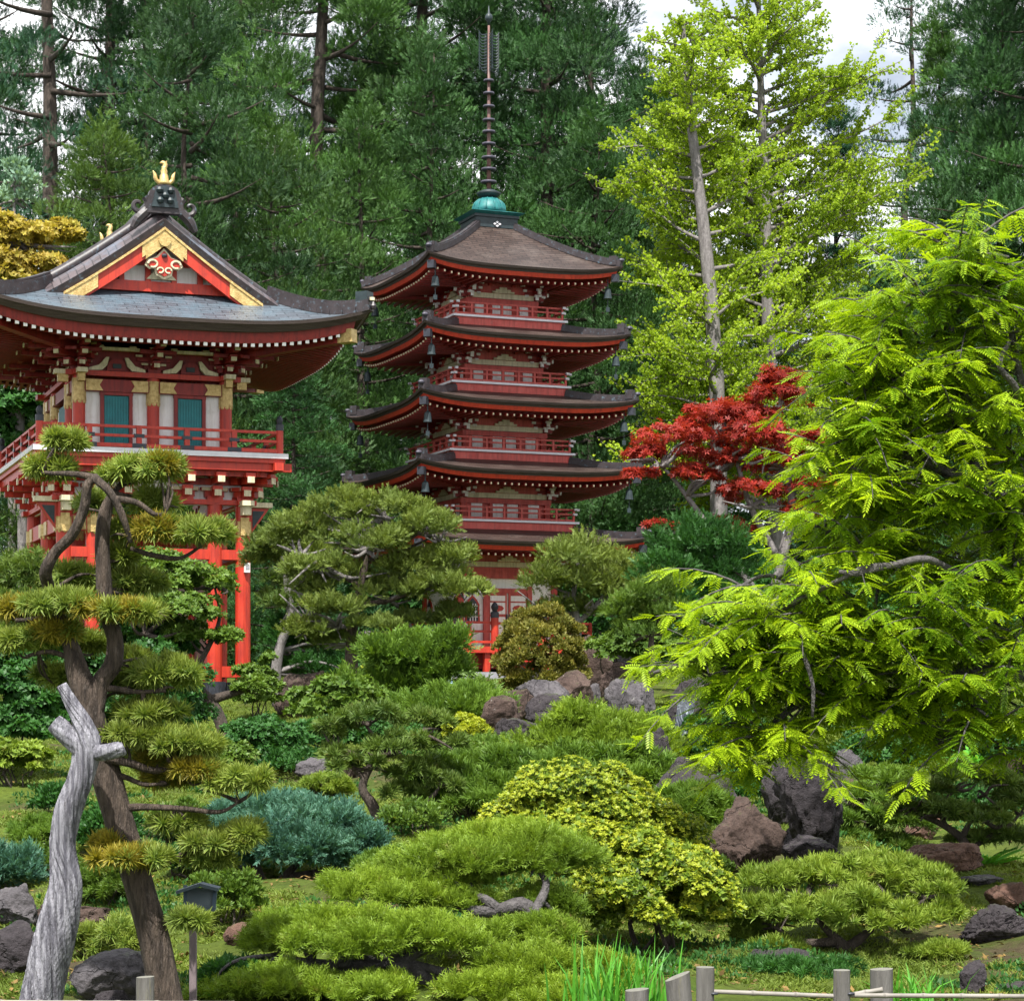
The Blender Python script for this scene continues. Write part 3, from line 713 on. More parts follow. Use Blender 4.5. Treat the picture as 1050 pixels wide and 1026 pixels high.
    for s in (-1, 1):                                           # white and gilded noses of the corner beams
        for (x, y, rz) in ((s*ud, -.32, 0), (s*(ud+.32), 0, R(90))):
            mb = MB(); mb.box((x, y, 6.54), (.2, .34, .09), 0, rz); mb.box((x, y*.8, 6.42), (.14, .2, .15), 1, rz); part(mb, 'beam_nose', [CREAM, GOLD])
    # ---- balcony
    bw, b0, b1 = 2.44, -.95, D+.95
    mb = MB(); mb.box((0, (b0+b1)/2, 4.86), (2*bw+.06, b1-b0+.06, .16), 0); part(mb, 'balcony_deck', RED)
    mb = MB(); frame(mb, bw+.04, b0-.04, b1+.04, 4.92, .09, .10, 0, .045); part(mb, 'balcony_edge', LIP)
    mb = MB(); frame(mb, bw-.12, b0+.12, b1-.12, 4.70, .18, .16, 0, .30)
    for s in (-1, 1):
        mb.box((s*(bw+.17), b0+.12, 4.70), (.02, .17, .15), 1)
    part(mb, 'balcony_beam', [RED, WHITE])
    rail = MB(); dark = MB()
    for z, h in ((5.40, .055), (5.22, .055), (5.03, .075)):
        frame(rail, bw-.06, b0+.06, b1-.06, z, .055 if z > 5.1 else .09, h)
    nu = [-bw+.06, -1.42, -.45, .5, 1.45, bw-.06]
    posts = [(u, b0+.06) for u in nu[1:-1]]+[(u, b1-.06) for u in nu[1:-1]]+[(s*(bw-.06), b0+.06+(b1-b0-.12)*q) for s in (-1, 1) for q in (.2, .4, .6, .8)]
    for (u, v) in posts:
        rail.box((u, v, 5.19), (.10, .10, .42), 0)
        rail.box((u, v, 5.225), (.2 if abs(u) < bw-.1 else .104, .104 if abs(u) < bw-.1 else .2, .07), 1); rail.box((u, v, 5.03), (.28 if abs(u) < bw-.1 else .108, .108 if abs(u) < bw-.1 else .28, .085), 1)
    rl = part(rail, 'railing', [RED, BLACKM])
    for s in (-1, 1):
        for v in (b0+.06, b1-.06):
            mb = MB(); mb.lathe([(.075, 4.97), (.075, 5.46)], (s*(bw-.06), v, 0), 14, 0)
            mb.lathe([(.082, 5.44), (.082, 5.56), (.05, 5.58), (.065, 5.63), (.07, 5.66), (.04, 5.72), (.0, 5.75)], (s*(bw-.06), v, 0), 14, 1)
            part(mb, 'railing_post', [RED, BLACKM], rl)
    # ---- lower storey
    sp = [(u, -.15, 0) for u in (-1.8, -.6, .6, 1.8)]+[(s*1.8, v, s*math.pi/2) for s in (-1, 1) for v in (-.1, 1.2, 2.6, D+.1)]+[(-1.8, -.15, -math.pi/4), (1.8, -.15, math.pi/4), (-1.2, -.15, 0), (1.2, -.15, 0)]
    place(4.02, 4.66, .62, 2, sp, .15)
    mb = MB(); mb.box((0, -.08, 4.3), (3.5, .06, .66), 0)
    for s in (-1, 1): mb.box((s*1.78, 2, 4.3), (.06, 4.1, .66), 0)
    part(mb, 'plaster_band', WHITE)
    mb = MB(); frame(mb, 1.8, -.15, D+.1, 4.03, .30, .10, 0, .25); part(mb, 'head_beam', RED)
    for z, w, h in ((3.55, .2, .30), (2.98, .18, .2), (.62, .16, .22)): mb = MB(); frame(mb, 1.8, -.15, D+.1, z, w, h); part(mb, 'tie_beam', RED)
    for s in (-1, 1): mb = MB(); mb.beam((s*1.22, -.15, 2.9), (s*1.22, D, 2.9), .14, .2); part(mb, 'tie_beam', RED)
    mb = MB()
    for u in us_low:
        for s in (-1, 1):
            if abs(u+s*.3) > 1.85: continue
            w = .40 if u*s < 0 and abs(u) < 1.5 else .26
            mb = MB(); mb.box((u+s*(.16+w/2), -.262, 3.55), (w, .02, .27), 0)
            for k in range(4): mb.beam((u+s*(.18+w*.2*k), -.275, 3.44), (u+s*(.24+w*.2*k), -.275, 3.66), .02, .02, 0)
            part(mb, 'gold_plate', GOLD)
        mb = MB(); mb.box((u, -.30, 3.55), (.17, .10, .36), 0); part(mb, 'gold_plate', GOLD)
    for s in (-1, 1):
        for v in (.25, 1.6, 2.3, 3.7): mb = MB(); mb.box((s*1.91, v, 3.55), (.02, .4, .27), 0); part(mb, 'gold_plate', GOLD)
    for s in (-1, 1):
        mb = MB()
        mb.box((s*1.8, -.46, 4.0), (.24, .40, .10), 0); mb.box((s*1.8, -.42, 3.86), (.17, .26, .18), 0)
        mb.box((s*2.16, -.15, 4.0), (.46, .24, .10), 0)
        mb.prism([(s*1.95, 3.4), (s*2.34, 3.94), (s*1.95, 3.94)] if s > 0 else [(s*1.95, 3.94), (s*2.34, 3.94), (s*1.95, 3.4)], -.19, -.11, 1)
        mb.prism([(s*1.99, 3.52), (s*2.24, 3.88), (s*1.99, 3.88)] if s > 0 else [(s*1.99, 3.88), (s*2.24, 3.88), (s*1.99, 3.52)], -.203, -.195, 2)
        part(mb, 'beam_nose', [CREAM, RED, VERDD])
    mb = MB()
    for s in (-1, 1):                                           # side walls of the passage
        mb.box((s*1.24, 1.95, 1.75), (.06, 3.4, 2.2), 0)
        for k in range(22): mb.box((s*1.29, .4+k*.15, 1.75), (.03, .05, 2.2), 0)
    part(mb, 'passage_screen', REDD)
    mb = MB(); mb.box((1.84, -.345, 2.72), (.11, .08, .19), 0); mb.box((1.84, -.39, 2.74), (.08, .012, .10), 1); part(mb, 'junction_box', [WHITE, STONE])
    mb = MB(); mb.box((0, 1.9, -.35), (4.6, 5.2, .6), 0); part(mb, 'plinth', STONE)
    return t

# ------------------------------------------------------------------ pagoda
def build_pagoda():
    PX, PY, Z0 = -.62, 60.0, 2.30
    t = thing('pagoda', 'five storey red pagoda with dark brown roofs and a tall ringed copper spire', 'pagoda', (PX, PY, Z0), R(22))
    def part(mb, name, mats, parent=t, smooth=False, uvfn=None): return mb.build(name, mats, parent, smooth, None, uvfn)
    ez = [12.74, 10.97, 9.24, 7.47, 5.66]; ez = [z-Z0 for z in ez]
    ea = [2.72, 2.88, 3.04, 3.14, 3.26]; wb = [.96, 1.06, 1.14, 1.22, 1.36]; bb = [1.55, 1.62, 1.70, 1.78, None]
    def side(k, u, v): # rotate a front-side point to side k
        c, s = [(1, 0), (0, 1), (-1, 0), (0, -1)][k]; return (u*c-v*s, u*s+v*c)
    for i in range(5):
        a, z0 = ea[i], ez[i]; b = .42 if i == 0 else bb[i-1]-.05; rise = 1.55 if i == 0 else .44
        upt = .20
        def top(r, tt):
            q = (a-r)/(a-b); return z0+rise*q**1.22+upt*abs(tt)**3.5*(1-q)**2+.03*(1-q)
        def ruv(co):
            u, v = co[0], co[1]
            return (u, abs(v)*1.15) if abs(v) >= abs(u) else (v, abs(u)*1.15)
        mb = MB(); ns = np.linspace(-1, 1, 33)
        for k in range(4):
            P = []
            for r in np.linspace(a, b, 14):
                P.append([(*side(k, r*s, -r), top(r, s)) for s in ns])
            mb.grid(P, 0, False)
        roof = part(mb, 'roof', ROOFP, t, False, ruv)
        def loop(ins, dz):
            L = []
            for k in range(4):
                for s in ns[:-1]: L.append((*side(k, (a-ins)*s, -(a-ins)), z0+upt*abs(s)**3.5+.03+dz))
            return L
        def ring(mb, l0, l1, m=0):
            n = len(l0); mb.add(l0+l1, [(j, (j+1) % n, n+(j+1) % n, n+j) for j in range(n)], m)
        mb = MB(); ring(mb, loop(0, 0), loop(.03, -.06)); ring(mb, loop(.03, -.06), loop(.10, -.065)); ring(mb, loop(.10, -.065), loop(.12, -.12)); ring(mb, loop(.12, -.12), loop(.2, -.12)); part(mb, 'eave_edge', BARKCUT, roof)
        mb = MB(); ring(mb, loop(.13, -.115), loop(.17, -.225)); ring(mb, loop(.17, -.225), loop(.25, -.225)); part(mb, 'fascia', RED, roof)
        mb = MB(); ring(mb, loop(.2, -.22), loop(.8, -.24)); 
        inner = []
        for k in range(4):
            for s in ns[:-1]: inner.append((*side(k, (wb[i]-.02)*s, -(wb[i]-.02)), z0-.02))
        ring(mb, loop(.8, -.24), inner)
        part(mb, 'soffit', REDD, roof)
        mb = MB()
        for k in range(4):
            for u in np.arange(-a+.35, a-.34, .19):
                s = u/(a-.2); z = z0+upt*abs(s)**3.5-.31
                p = side(k, u, -(a-.24)); q = side(k, u, -max(wb[i]+.05, abs(u)))
                mb.beam((*p, z), (*q, z0-.10 if abs(u) < wb[i] else z+.05), .055, .08, 0)
                p2 = side(k, u, -(a-.225)); mb.box((*p2, z), (.038, .03, .045) if k % 2 == 0 else (.03, .038, .045), 1)
        part(mb, 'rafters', [REDD, CREAM], roof)
        for k in range(4):
            mb = MB(); pts = [(*side(k, r, -r), top(r, 1)+.05) for r in np.linspace(b, a-.05, 9)]
            for p, q in zip(pts, pts[1:]): mb.beam(p, q, .17, .15, 0); mb.beam(np.array(p)+[0, 0, .09], np.array(q)+[0, 0, .09], .10, .05, 0)
            e = pts[-1]; d = side(k, .05, -.05)
            mb.box((e[0]-d[0]*3, e[1]-d[1]*3, e[2]+.10), (.2, .2, .24), 0, R(45)); mb.lathe([(.0, -.06), (.06, -.045), (.085, 0), (.06, .045), (0, .06)], (e[0], e[1], e[2]+.10), 10, 1)
            part(mb, 'hip_ridge', [RIDGE, RINGM], roof)
            c = side(k, a-.32, -(a-.32)); mb = MB(); zc = z0+upt*.75-.22
            mb.box((c[0]+d[0]*3, c[1]+d[1]*3, zc), (.16, .18, .2), 1, R(45) if k % 2 else R(-45))
            mb.tube([(*c, zc), (*c, zc-.24)], [.015, .015], 6, 1, 0)
            mb.lathe([(.11, -.52), (.10, -.46), (.09, -.36), (.08, -.29), (.04, -.25), (.0, -.22)], (*c, zc), 12, 0)
            mb.tube([(*c, zc-.55), (*c, zc-.74)], [.012, .012], 5, 1, 0); mb.box((*c, zc-.8), (.10, .015, .12), 0)
            part(mb, 'wind_bell', [VERDD, BLACKM], roof)
        # wall between this roof and what it stands on
        lowz = (ez[i+1]+.66) if i < 4 else .72
        w = wb[i]
        mb = MB(); mb.box((0, 0, (lowz+z0)/2), (2*w-.10, 2*w-.10, z0-lowz), 0)
        for k in range(4):
            c = side(k, w-.04, -(w-.04)); mb.box((*c, (lowz+z0)/2), (.15, .15, z0-lowz), 1)
            for u in ([-.34*w, .34*w] if i < 4 else []): c = side(k, u, -(w-.03)); mb.box((*c, (lowz+z0)/2), (.09, .09, z0-lowz), 1)
        body = part(mb, 'storey_wall', [REDP if i < 4 else WHITE, RED])
        mb = MB()
        for k in range(4):
            dim = lambda x, y, z: (x, y, z) if k % 2 == 0 else (y, x, z)
            c = side(k, 0, -w-.02); mb.box((*c, z0-.46), dim(2*w+.05, .10, .13), 0)
        part(mb, 'cream_beam', CREAM, body)
        mb = MB()
        for k in range(4):
            dim = lambda x, y, z: (x, y, z) if k % 2 == 0 else (y, x, z)
            c = side(k, 0, -w-.0); mb.box((*c, z0-.60), dim(2*w+.1, .12, .13), 1); mb.box((*c, z0-.30), dim(2*w+.1, .06, .2), 1)
            c = side(k, 0, -w-.08); 
            for (xw, zz, hh) in ((.62, -.36, .05), (.42, -.31, .05), (.20, -.26, .06)): mb.box((*c, z0+zz), dim(xw, .05, hh), 0)
        part(mb, 'frog_leg_strut', [CREAM, REDP], body)
        for k in range(4):
            for s in (-1, 1):
                mb = MB()
                o = lambda u, v: side(k, u, v)
                u = s*(w-.04)
                for n in range(3):
                    z = z0-.48+.14*n; ext = .16+.16*n
                    mb.beam((*o(u, -w+.1), z), (*o(u, -w-ext), z), .09, .09, 0); mb.beam((*o(u-.24-.05*n, -w-.02), z+.004), (*o(u+.24+.05*n, -w-.02), z+.004), .08, .08, 0)
                    mb.beam((*o(u-s*.05, -w+.1), z+.06), (*o(u+s*ext*.75, -w-ext*.75), z+.06), .08, .09, 0)
                    for (bu, bv) in ((u, -w-ext), (u-.24-.05*n, -w-.02), (u+.24+.05*n, -w-.02)):
                        mb.box((*o(bu, bv), z+.075), (.10, .10, .06), 1)
                    mb.box((*o(u, -w-ext-.01), z), (.085, .085, .08), 1)
                part(mb, 'bracket', [REDD, WHITE], body)
        if i < 4:
            # panels seen above the balcony rail
            for k in (0, 1, 3):
                dim = lambda x, y, z: (x, y, z) if k % 2 == 0 else (y, x, z)
                for u in (-.66*w, .66*w, -.17*w, .17*w):
                    mb = MB(); c = side(k, u, -(w-.045)); mb.box((*c, lowz+.28), dim(.25*w, .03, .44), 0); part(mb, 'white_panel', WHITE, body)
            h = bb[i]; zb = ez[i+1]+.50
            mb = MB(); 
            mb.box((0, 0, zb+.02), (2*h-.02, 2*h-.02, .20), 0)
            bal = part(mb, 'balcony', REDP)
            mb = MB()
            def sq(mb, hh, z, w_, h_, m, ext=0):
                for k in range(4):
                    zz = z+.002*(k % 2); p, q = side(k, -hh-ext, -hh), side(k, hh+ext, -hh); mb.beam((*p, zz), (*q, zz), w_, h_, m)
            sq(mb, h+.01, zb+.15, .09, .055, 1, .05)
            sq(mb, h-.06, zb+.50, .05, .045, 0, .14); sq(mb, h-.06, zb+.38, .045, .04, 0, .06); sq(mb, h-.06, zb+.22, .05, .05, 0)
            for k in range(4):
                for u in np.linspace(-h+.06, h-.06, 8)[:-1]: c = side(k, u, -(h-.06)); mb.box((*c, zb+.33), (.055, .055, .36), 0)
                for s in (-1, 1):
                    for z in (.50, .38): c = side(k, s*(h+.07 if z == .5 else h), -(h-.06)); mb.box((*c, zb+z), (.075, .075, .055), 1)
            part(mb, 'railing', [REDP, LIP], bal)
    # roof cap and spire
    za = ez[0]+1.55
    mb = MB(); mb.box((0, 0, za+.02), (1.18, 1.18, .26), 0); mb.box((0, 0, za+.19), (1.26, 1.26, .07), 0)
    v0 = [(-.66, -.66), (.66, -.66), (.66, .66), (-.66, .66)]
    mb.add([(x*1.14, y*1.14, za+.29) for x, y in v0]+[(x*.4, y*.4, za+.42) for x, y in v0]+[(x*.9, y*.9, za+.22) for x, y in v0],
           [(0, 1, 5, 4), (1, 2, 6, 5), (2, 3, 7, 6), (3, 0, 4, 7), (4, 5, 6, 7), (1, 0, 8, 9), (2, 1, 9, 10), (3, 2, 10, 11), (0, 3, 11, 8)], 1)
    for a, b in ((-.07, 0), (.07, 0), (0, .05), (0, -.05)): mb.prism([(a-.045, za-.02+b), (a, za-.05+b), (a+.045, za-.02+b), (a, za+.01+b)], -.62, -.592, 2)
    cap = part(mb, 'spire_base', [VERDD, VERD, LIP])
    mb = MB(); mb.lathe([(.42, .38), (.46, .41), (.44, .5), (.40, .62), (.30, .73), (.16, .80), (.0, .82)], (0, 0, za), 24); 
    for k in range(12): a = k*math.pi/6; mb.tube([(.45*math.cos(a), .45*math.sin(a), za+.42), (.41*math.cos(a), .41*math.sin(a), za+.62), (.18*math.cos(a), .18*math.sin(a), za+.805)], [.018]*3, 5, 3)
    part(mb, 'dome', VERD, None or cap, True)
    zt = EYE+(HY-26)*PY/F-Z0
    mb = MB(); mb.lathe([(.10, za+.75), (.30, za+.86), (.34, za+.92), (.16, za+1.0)], (0, 0, 0), 16, 1); mb.tube([(0, 0, za+.8), (0, 0, (za+zt)/2), (0, 0, zt)], [.062, .05, .03], 12, 1, 0)
    rod = part(mb, 'spire_rod', [COPPER, VERDD], t, True)
    pr = None
    for j, py in enumerate((187, 174, 162, 148, 135.5, 123.5, 109.5, 96, 83)):
        z = EYE+(HY-py)*PY/F-Z0; r = .205-.009*j
        mb = MB(); mb.lathe([(.06, -.02), (r*.7, -.035), (r, -.025), (r+.012, .0), (r, .03), (r*.86, .02), (.06, .03)], (0, 0, z), 20)
        part(mb, 'spire_ring', RINGM, rod, True)
    z0, z1 = EYE+(HY-73)*PY/F-Z0, EYE+(HY-33)*PY/F-Z0
    mb = MB()
    for k in range(4):
        for n in range(13):
            z = z0+(z1-z0)*n/13; o = .3-.05*(n == 0)
            p = [side(k, q, 0) for q in (.05, o*.7, o)]
            mb.tube([(*p[0], z+.02), (*p[1], z-.02), (*p[2], z+.10)], [.02, .022, .008], 5, 2)
        p = side(k, .27, 0); mb.tube([(*p, z0), (*p, z1)], [.012, .012], 5, 1)
    part(mb, 'flame_ornament', VERDD, rod)
    mb = MB(); zz = EYE+(HY-18)*PY/F-Z0; mb.lathe([(.03, -.22), (.04, -.12), (.09, -.07), (.105, 0), (.08, .07), (.03, .11), (.012, .3), (0, .32)], (0, 0, zz), 14); part(mb, 'jewel_ball', VERDD, rod, True)
    # ground storey: doors, bell windows, veranda, plinth
    w = wb[4]-.05
    mb = MB()
    for s in (-1, 1):
        mb.box((s*.29, -w-.03, 1.45), (.52, .05, 1.5), 0)
        mb.box((s*.29, -w-.062, 2.02), (.42, .02, .14), 1); mb.box((s*.29, -w-.062, 1.76), (.42, .02, .30), 1); mb.box((s*.29, -w-.062, 1.47), (.42, .02, .13), 1); mb.box((s*.29, -w-.062, 1.05), (.42, .02, .55), 1)
        hx = [(.17*math.cos(q)*(1 if abs(math.sin(q)) > .1 else 1.0), .085*math.sin(q)) for q in np.linspace(0, 2*math.pi, 9)[:-1]]
        mb.prism([(s*.29+p, 1.76+q) for p, q in hx], -w-.085, -w-.074, 2)
        mb.box((s*.29, -w-.08, 1.05), (.03, .01, .55), 2); mb.box((s*.04, -w-.08, 1.5), (.03, .03, .22), 3)
    part(mb, 'door', [REDP, WHITE, RED, BLACKM], body)
    mb = MB()
    for s in (-1, 1): mb.box((s*.62, -w-.035, 1.5), (.12, .08, 1.7), 0)
    mb.box((0, -w-.033, 2.22), (1.36, .085, .12), 0); mb.box((0, -w-.04, 2.62), (2*w+.16, .12, .16), 0)
    part(mb, 'door_frame', REDP, body)
    for k in range(4):
        for s in (-1, 1):
            mb = MB(); u0 = s*.98
            arch = [(-.17, 0), (-.15, .32), (-.155, .42), (-.10, .53), (0, .64), (.10, .53), (.155, .42), (.15, .32), (.17, 0)]
            def pr(poly, v0, v1, m):
                kk = len(mb.v); mb.prism([(u0+a, 1.42+b) for a, b in poly], v0, v1, m)
                mb.v[kk:] = [(*side(k, x, y), z) for x, y, z in mb.v[kk:]]
            pr([(a*1.25, b*1.12-.04) for a, b in arch], -w-.03, -w-.0, 0); pr([(a*.92, b*.95) for a, b in arch], -w-.045, -w-.028, 1)
            for q in (-.075, 0, .075): pr([(q-.012, .0), (q+.012, .0), (q+.012, .45), (q-.012, .45)], -w-.06, -w-.05, 2)
            for q in (.1, .24, .38): pr([(-.13, q), (.13, q), (.13, q+.022), (-.13, q+.022)], -w-.064, -w-.054, 2)
            part(mb, 'bell_window', [RED, BLACKM, WHITE], body)
    mb = MB(); mb.box((0, 0, .66), (4.3, 4.3, .16), 0); mb.box((0, 0, .38), (3.5, 3.5, .42), 1)
    for k in range(4):
        for u in (-2.0, -.85, .85, 2.0): c = side(k, u, -2.0); mb.box((*c, .34), (.15, .15, .5), 0)
    ver = part(mb, 'veranda', [RED, REDD])
    mb = MB()
    for k in range(4):
        segs = [(-2.05, -.62), (.62, 2.05)] if k == 0 else [(-2.05, 2.05)]
        for a, b in segs:
            for z in (1.36, 1.13, .86): mb.beam((*side(k, a, -2.05), z), (*side(k, b, -2.05), z), .05, .06, 0)
            for u in np.linspace(a, b, max(2, int((b-a)/.7)+1)): c = side(k, u, -2.05); mb.box((*c, 1.05), (.08, .08, .66), 0)
    part(mb, 'veranda_rail', RED, ver)
    for s in (-1, 1):
        for (u, v) in ((s*.66, -2.1),):
            mb = MB(); mb.lathe([(.10, .55 if v > -2.5 else -.0), (.10, 1.5 if v > -2.5 else 1.42)], (u, v, 0), 14, 0)
            mb.lathe([(.108, 1.48), (.108, 1.62), (.06, 1.65), (.09, 1.72), (.10, 1.77), (.06, 1.85), (.0, 1.9)], (u, v, 0 if v > -2.5 else -.08), 14, 1)
            part(mb, 'veranda_post', [RED, BLACKM], ver)
    mb = MB()
    for n in range(3): mb.box((0, -2.3-.2*n, .58-.2*n), (1.25, .3, .08), 0)
    part(mb, 'steps', RED, ver)
    mb = MB(); mb.box((0, 0, -.05), (4.7, 4.7, .26), 0); mb.box((0, -.2, -.35), (5.0, 5.0, .5), 0); part(mb, 'plinth', STONE)
    return t
# ------------------------------------------------------------------ trees
def padtree(name, label, cat, base, Y, pads, T, size, stems, bark, density=1.0, per=60, cr=.42, depth=.9, seed=0, group=None, up=.5, jit=.5, flat=.7,
            roll=math.pi, core=.35, droop=None, leafname='foliage', grow=0, rough=.1, groove=0, rz=None, n=9, lo=-.2, sub=5, twist=.15, trunkname='trunk', sprays=0, twn=3, twm=None):
    """tree of foliage pads: pads = (px, py, rx, ry, dy, material[, tone]); stems = lists of (px, py, radius px[, dy])"""
    g = rng(seed+500); b = W(base[0], base[1], Y); b[2] = min(b[2], float(gz(b[0], b[1])))
    t = thing(name, label, cat, b, 0, group)
    bym = {}; twg = MB()
    for p in pads:
        px, py, rx, ry, dy, mt = p[:6]; c = W(px, py, Y+dy); k = (Y+dy)/F
        Rr = np.array([rx*k, (rz or rx*depth)*k, ry*k])
        nc = max(4, int(density*(6+rx*ry/55.))); crr = cr*min(rx, ry*1.7)*k
        if sprays:                                              # branchlets that leave the pad, carry leaves on both sides and nod at the tip
            ni = int(rx*ry/14.); pp = c+nrm(g.normal(size=(ni, 3)))*g.uniform(.1, .9, (ni, 1))*Rr; bym.setdefault(mt, []).append(inst(TS[T], pp, nrm(g.normal(size=(ni, 3))+np.array([0, 0, -.35])), size*g.uniform(.6, 1.1, ni), g.uniform(0, .45, ni), g, roll))  # inner leaves in darker tones: shade inside the crown put into colour
            for e in range(max(2, int(sprays*(rx*ry)/900.))):
                a = g.uniform(0, 6.28); o = np.array([math.cos(a)-.25, .8*math.sin(a)-.2, 0]); o /= np.linalg.norm(o)
                s0 = c+g.normal(size=3)*Rr*.45; L = g.uniform(.30, .85); u = np.linspace(0, 1, 7)[:, None]
                tw = s0+o*L*u+np.array([0, 0, 1.])*(L*(g.uniform(-.1, 1.0)*u-g.uniform(.25, .7)*u*u)); twg.tube(tw, np.linspace(.011, .003, 7), 4, 1)
                nl = int(11+L*27); q = g.uniform(.12, 1, nl); i = np.minimum((q*6).astype(int), 5); f = (q*6-i)[:, None]
                pp = tw[i]*(1-f)+tw[i+1]*f; sd = np.where(np.arange(nl) % 2, 1., -1.)[:, None]*np.array([-o[1], o[0], 0])
                dd = nrm(o*.55+sd*g.uniform(.3, 1.1, (nl, 1))+g.normal(size=(nl, 3))*.22+np.array([0, 0, -.18]))
                ct = (p[6] if len(p) > 6 else .45)+g.normal()*.22
                bym.setdefault(mt, []).append(inst(TS[T], pp, dd, size*g.uniform(.5, 1.15, nl)*(1.1-.35*q), np.clip(ct+.25*(q-.5)+g.normal(size=nl)*.1, 0, 1), g, roll))
            continue
        C, cc = moundc(g, c, Rr, nc, crr, lo, flat)
        tone = None
        if len(p) > 6: tone = np.clip(g.normal(p[6], .15, len(C)), 0, 1)
        pos, d, tn = puff(g, C, cc, per, tone, core, up, jit)
        if droop is not None:
            out = pos-c; out[:, 2] *= .3; d = nrm(nrm(out)*1.0+g.normal(size=d.shape)*.55+np.array([0, 0, droop]))
        bym.setdefault(mt, []).append(inst(TS[T], pos, d, size*g.uniform(.7, 1.2, len(pos)), tn, g, roll))
    for mt, lst in bym.items(): leafmesh(leafname, join(lst), mt, t, b)
    mb = twg
    for i, st in enumerate(stems):
        pts = []; rad = []
        for q in st:
            dy = q[3] if len(q) > 3 else 0
            pts.append(W(q[0], q[1], Y+dy)); rad.append(q[2]*(Y+dy)/F)
        mb.tube(pts, rad, n, sub, 0, rough, seed*31+i, groove, twist)
    # a few twigs from the nearest stem point to each pad
    if stems:
        SP = np.vstack([catmull(np.array([W(q[0], q[1], Y+(q[3] if len(q) > 3 else 0)) for q in st]), 4) for st in stems])
        for p in pads:
            c = W(p[0], p[1]+p[3]*.3, Y+p[4]); k = Y/F
            j = np.argmin(np.linalg.norm(SP-c, axis=1)); s = SP[j]
            for e in range(twn):
                tgt = c+g.normal(size=3)*np.array([p[2], p[2]*.6, p[3]*.5])*k*.5; m = (s+tgt)/2+g.normal(size=3)*np.linalg.norm(tgt-s)*.12
                mb.tube([s, m, tgt], [1.9*k*Y**0*(.6+.02*p[2]), 1.3*k*(.6+.02*p[2]), .5*k], 5, 4, 1 if twm else 0, .1, seed+e)
    mb.build(trunkname, [bark, twm] if twm else bark, t, True, b)
    return t

def conifer(seed, H, rad, mat, bark, nb=70, h0=.1, sparse=1., cl=1.45, per=230, size=.34, shape=.75):
    g = rng(seed)
    t = thing('conifer', 'x', 'tree', (0, 0, -500))
    tr = MB(); zs = np.linspace(-.6, H, 9); wob = g.normal(size=(9, 2))*.12; wob[0] = 0
    r0 = .0125*H
    tr.tube([(wob[i, 0], wob[i, 1], z) for i, z in enumerate(zs)], [r0*(1-.93*max(0, z)/H) for z in zs], 10, 3, 0, .06, seed)
    C = []; Rr = []; tone = []
    for i in range(nb):
        q = (i+g.uniform(0, 1))/nb; h = H*(h0+(1-h0)*q**.92)*.985; L = rad*max(.1, (1-q)**shape)*g.uniform(.6, 1.15)
        if q > .85: L = max(L, .5)
        a = i*2.39996+g.normal()*.35; dr = np.array([math.cos(a), math.sin(a)]); rise = g.uniform(-.22, .12)-.15*(1-q)
        pts = [np.array([dr[0]*L*s, dr[1]*L*s, h+L*(rise*s+.22*s*s)]) for s in (0, .35, .7, 1)]
        tr.tube(pts, [.05+.018*L, .035+.012*L, .03, .012], 5, 2)
        nc = max(2, int(L*1.25*sparse)); bt = g.uniform(.1, .8)
        for s in g.uniform(.30, 1.05, nc):
            side = g.normal()*.24*L*(1.1-abs(s-.6)); p = np.array([dr[0]*L*s-dr[1]*side, dr[1]*L*s+dr[0]*side, h+L*(rise*s+.22*s*s)+g.normal()*.3])
            C.append(p); q2 = cl*g.uniform(.5, 1.35)*(.55+.45*min(1, L/3)); Rr.append((q2, q2, q2*.72)); tone.append(np.clip(bt+g.normal()*.25, 0, 1))
    C.append(np.array([0, 0, H])); Rr.append((.5, .5, 1.)); tone.append(.6)
    pos, d, tn = puff(g, C, Rr, int(per*.9), tone, .62, .7, .42)
    leafmesh('crown', inst(TS['frond'], pos, d, size*1.0*g.uniform(.55, 1.3, len(pos)), tn, g), mat, t)
    tr.build('trunk', bark, t, True)
    return t

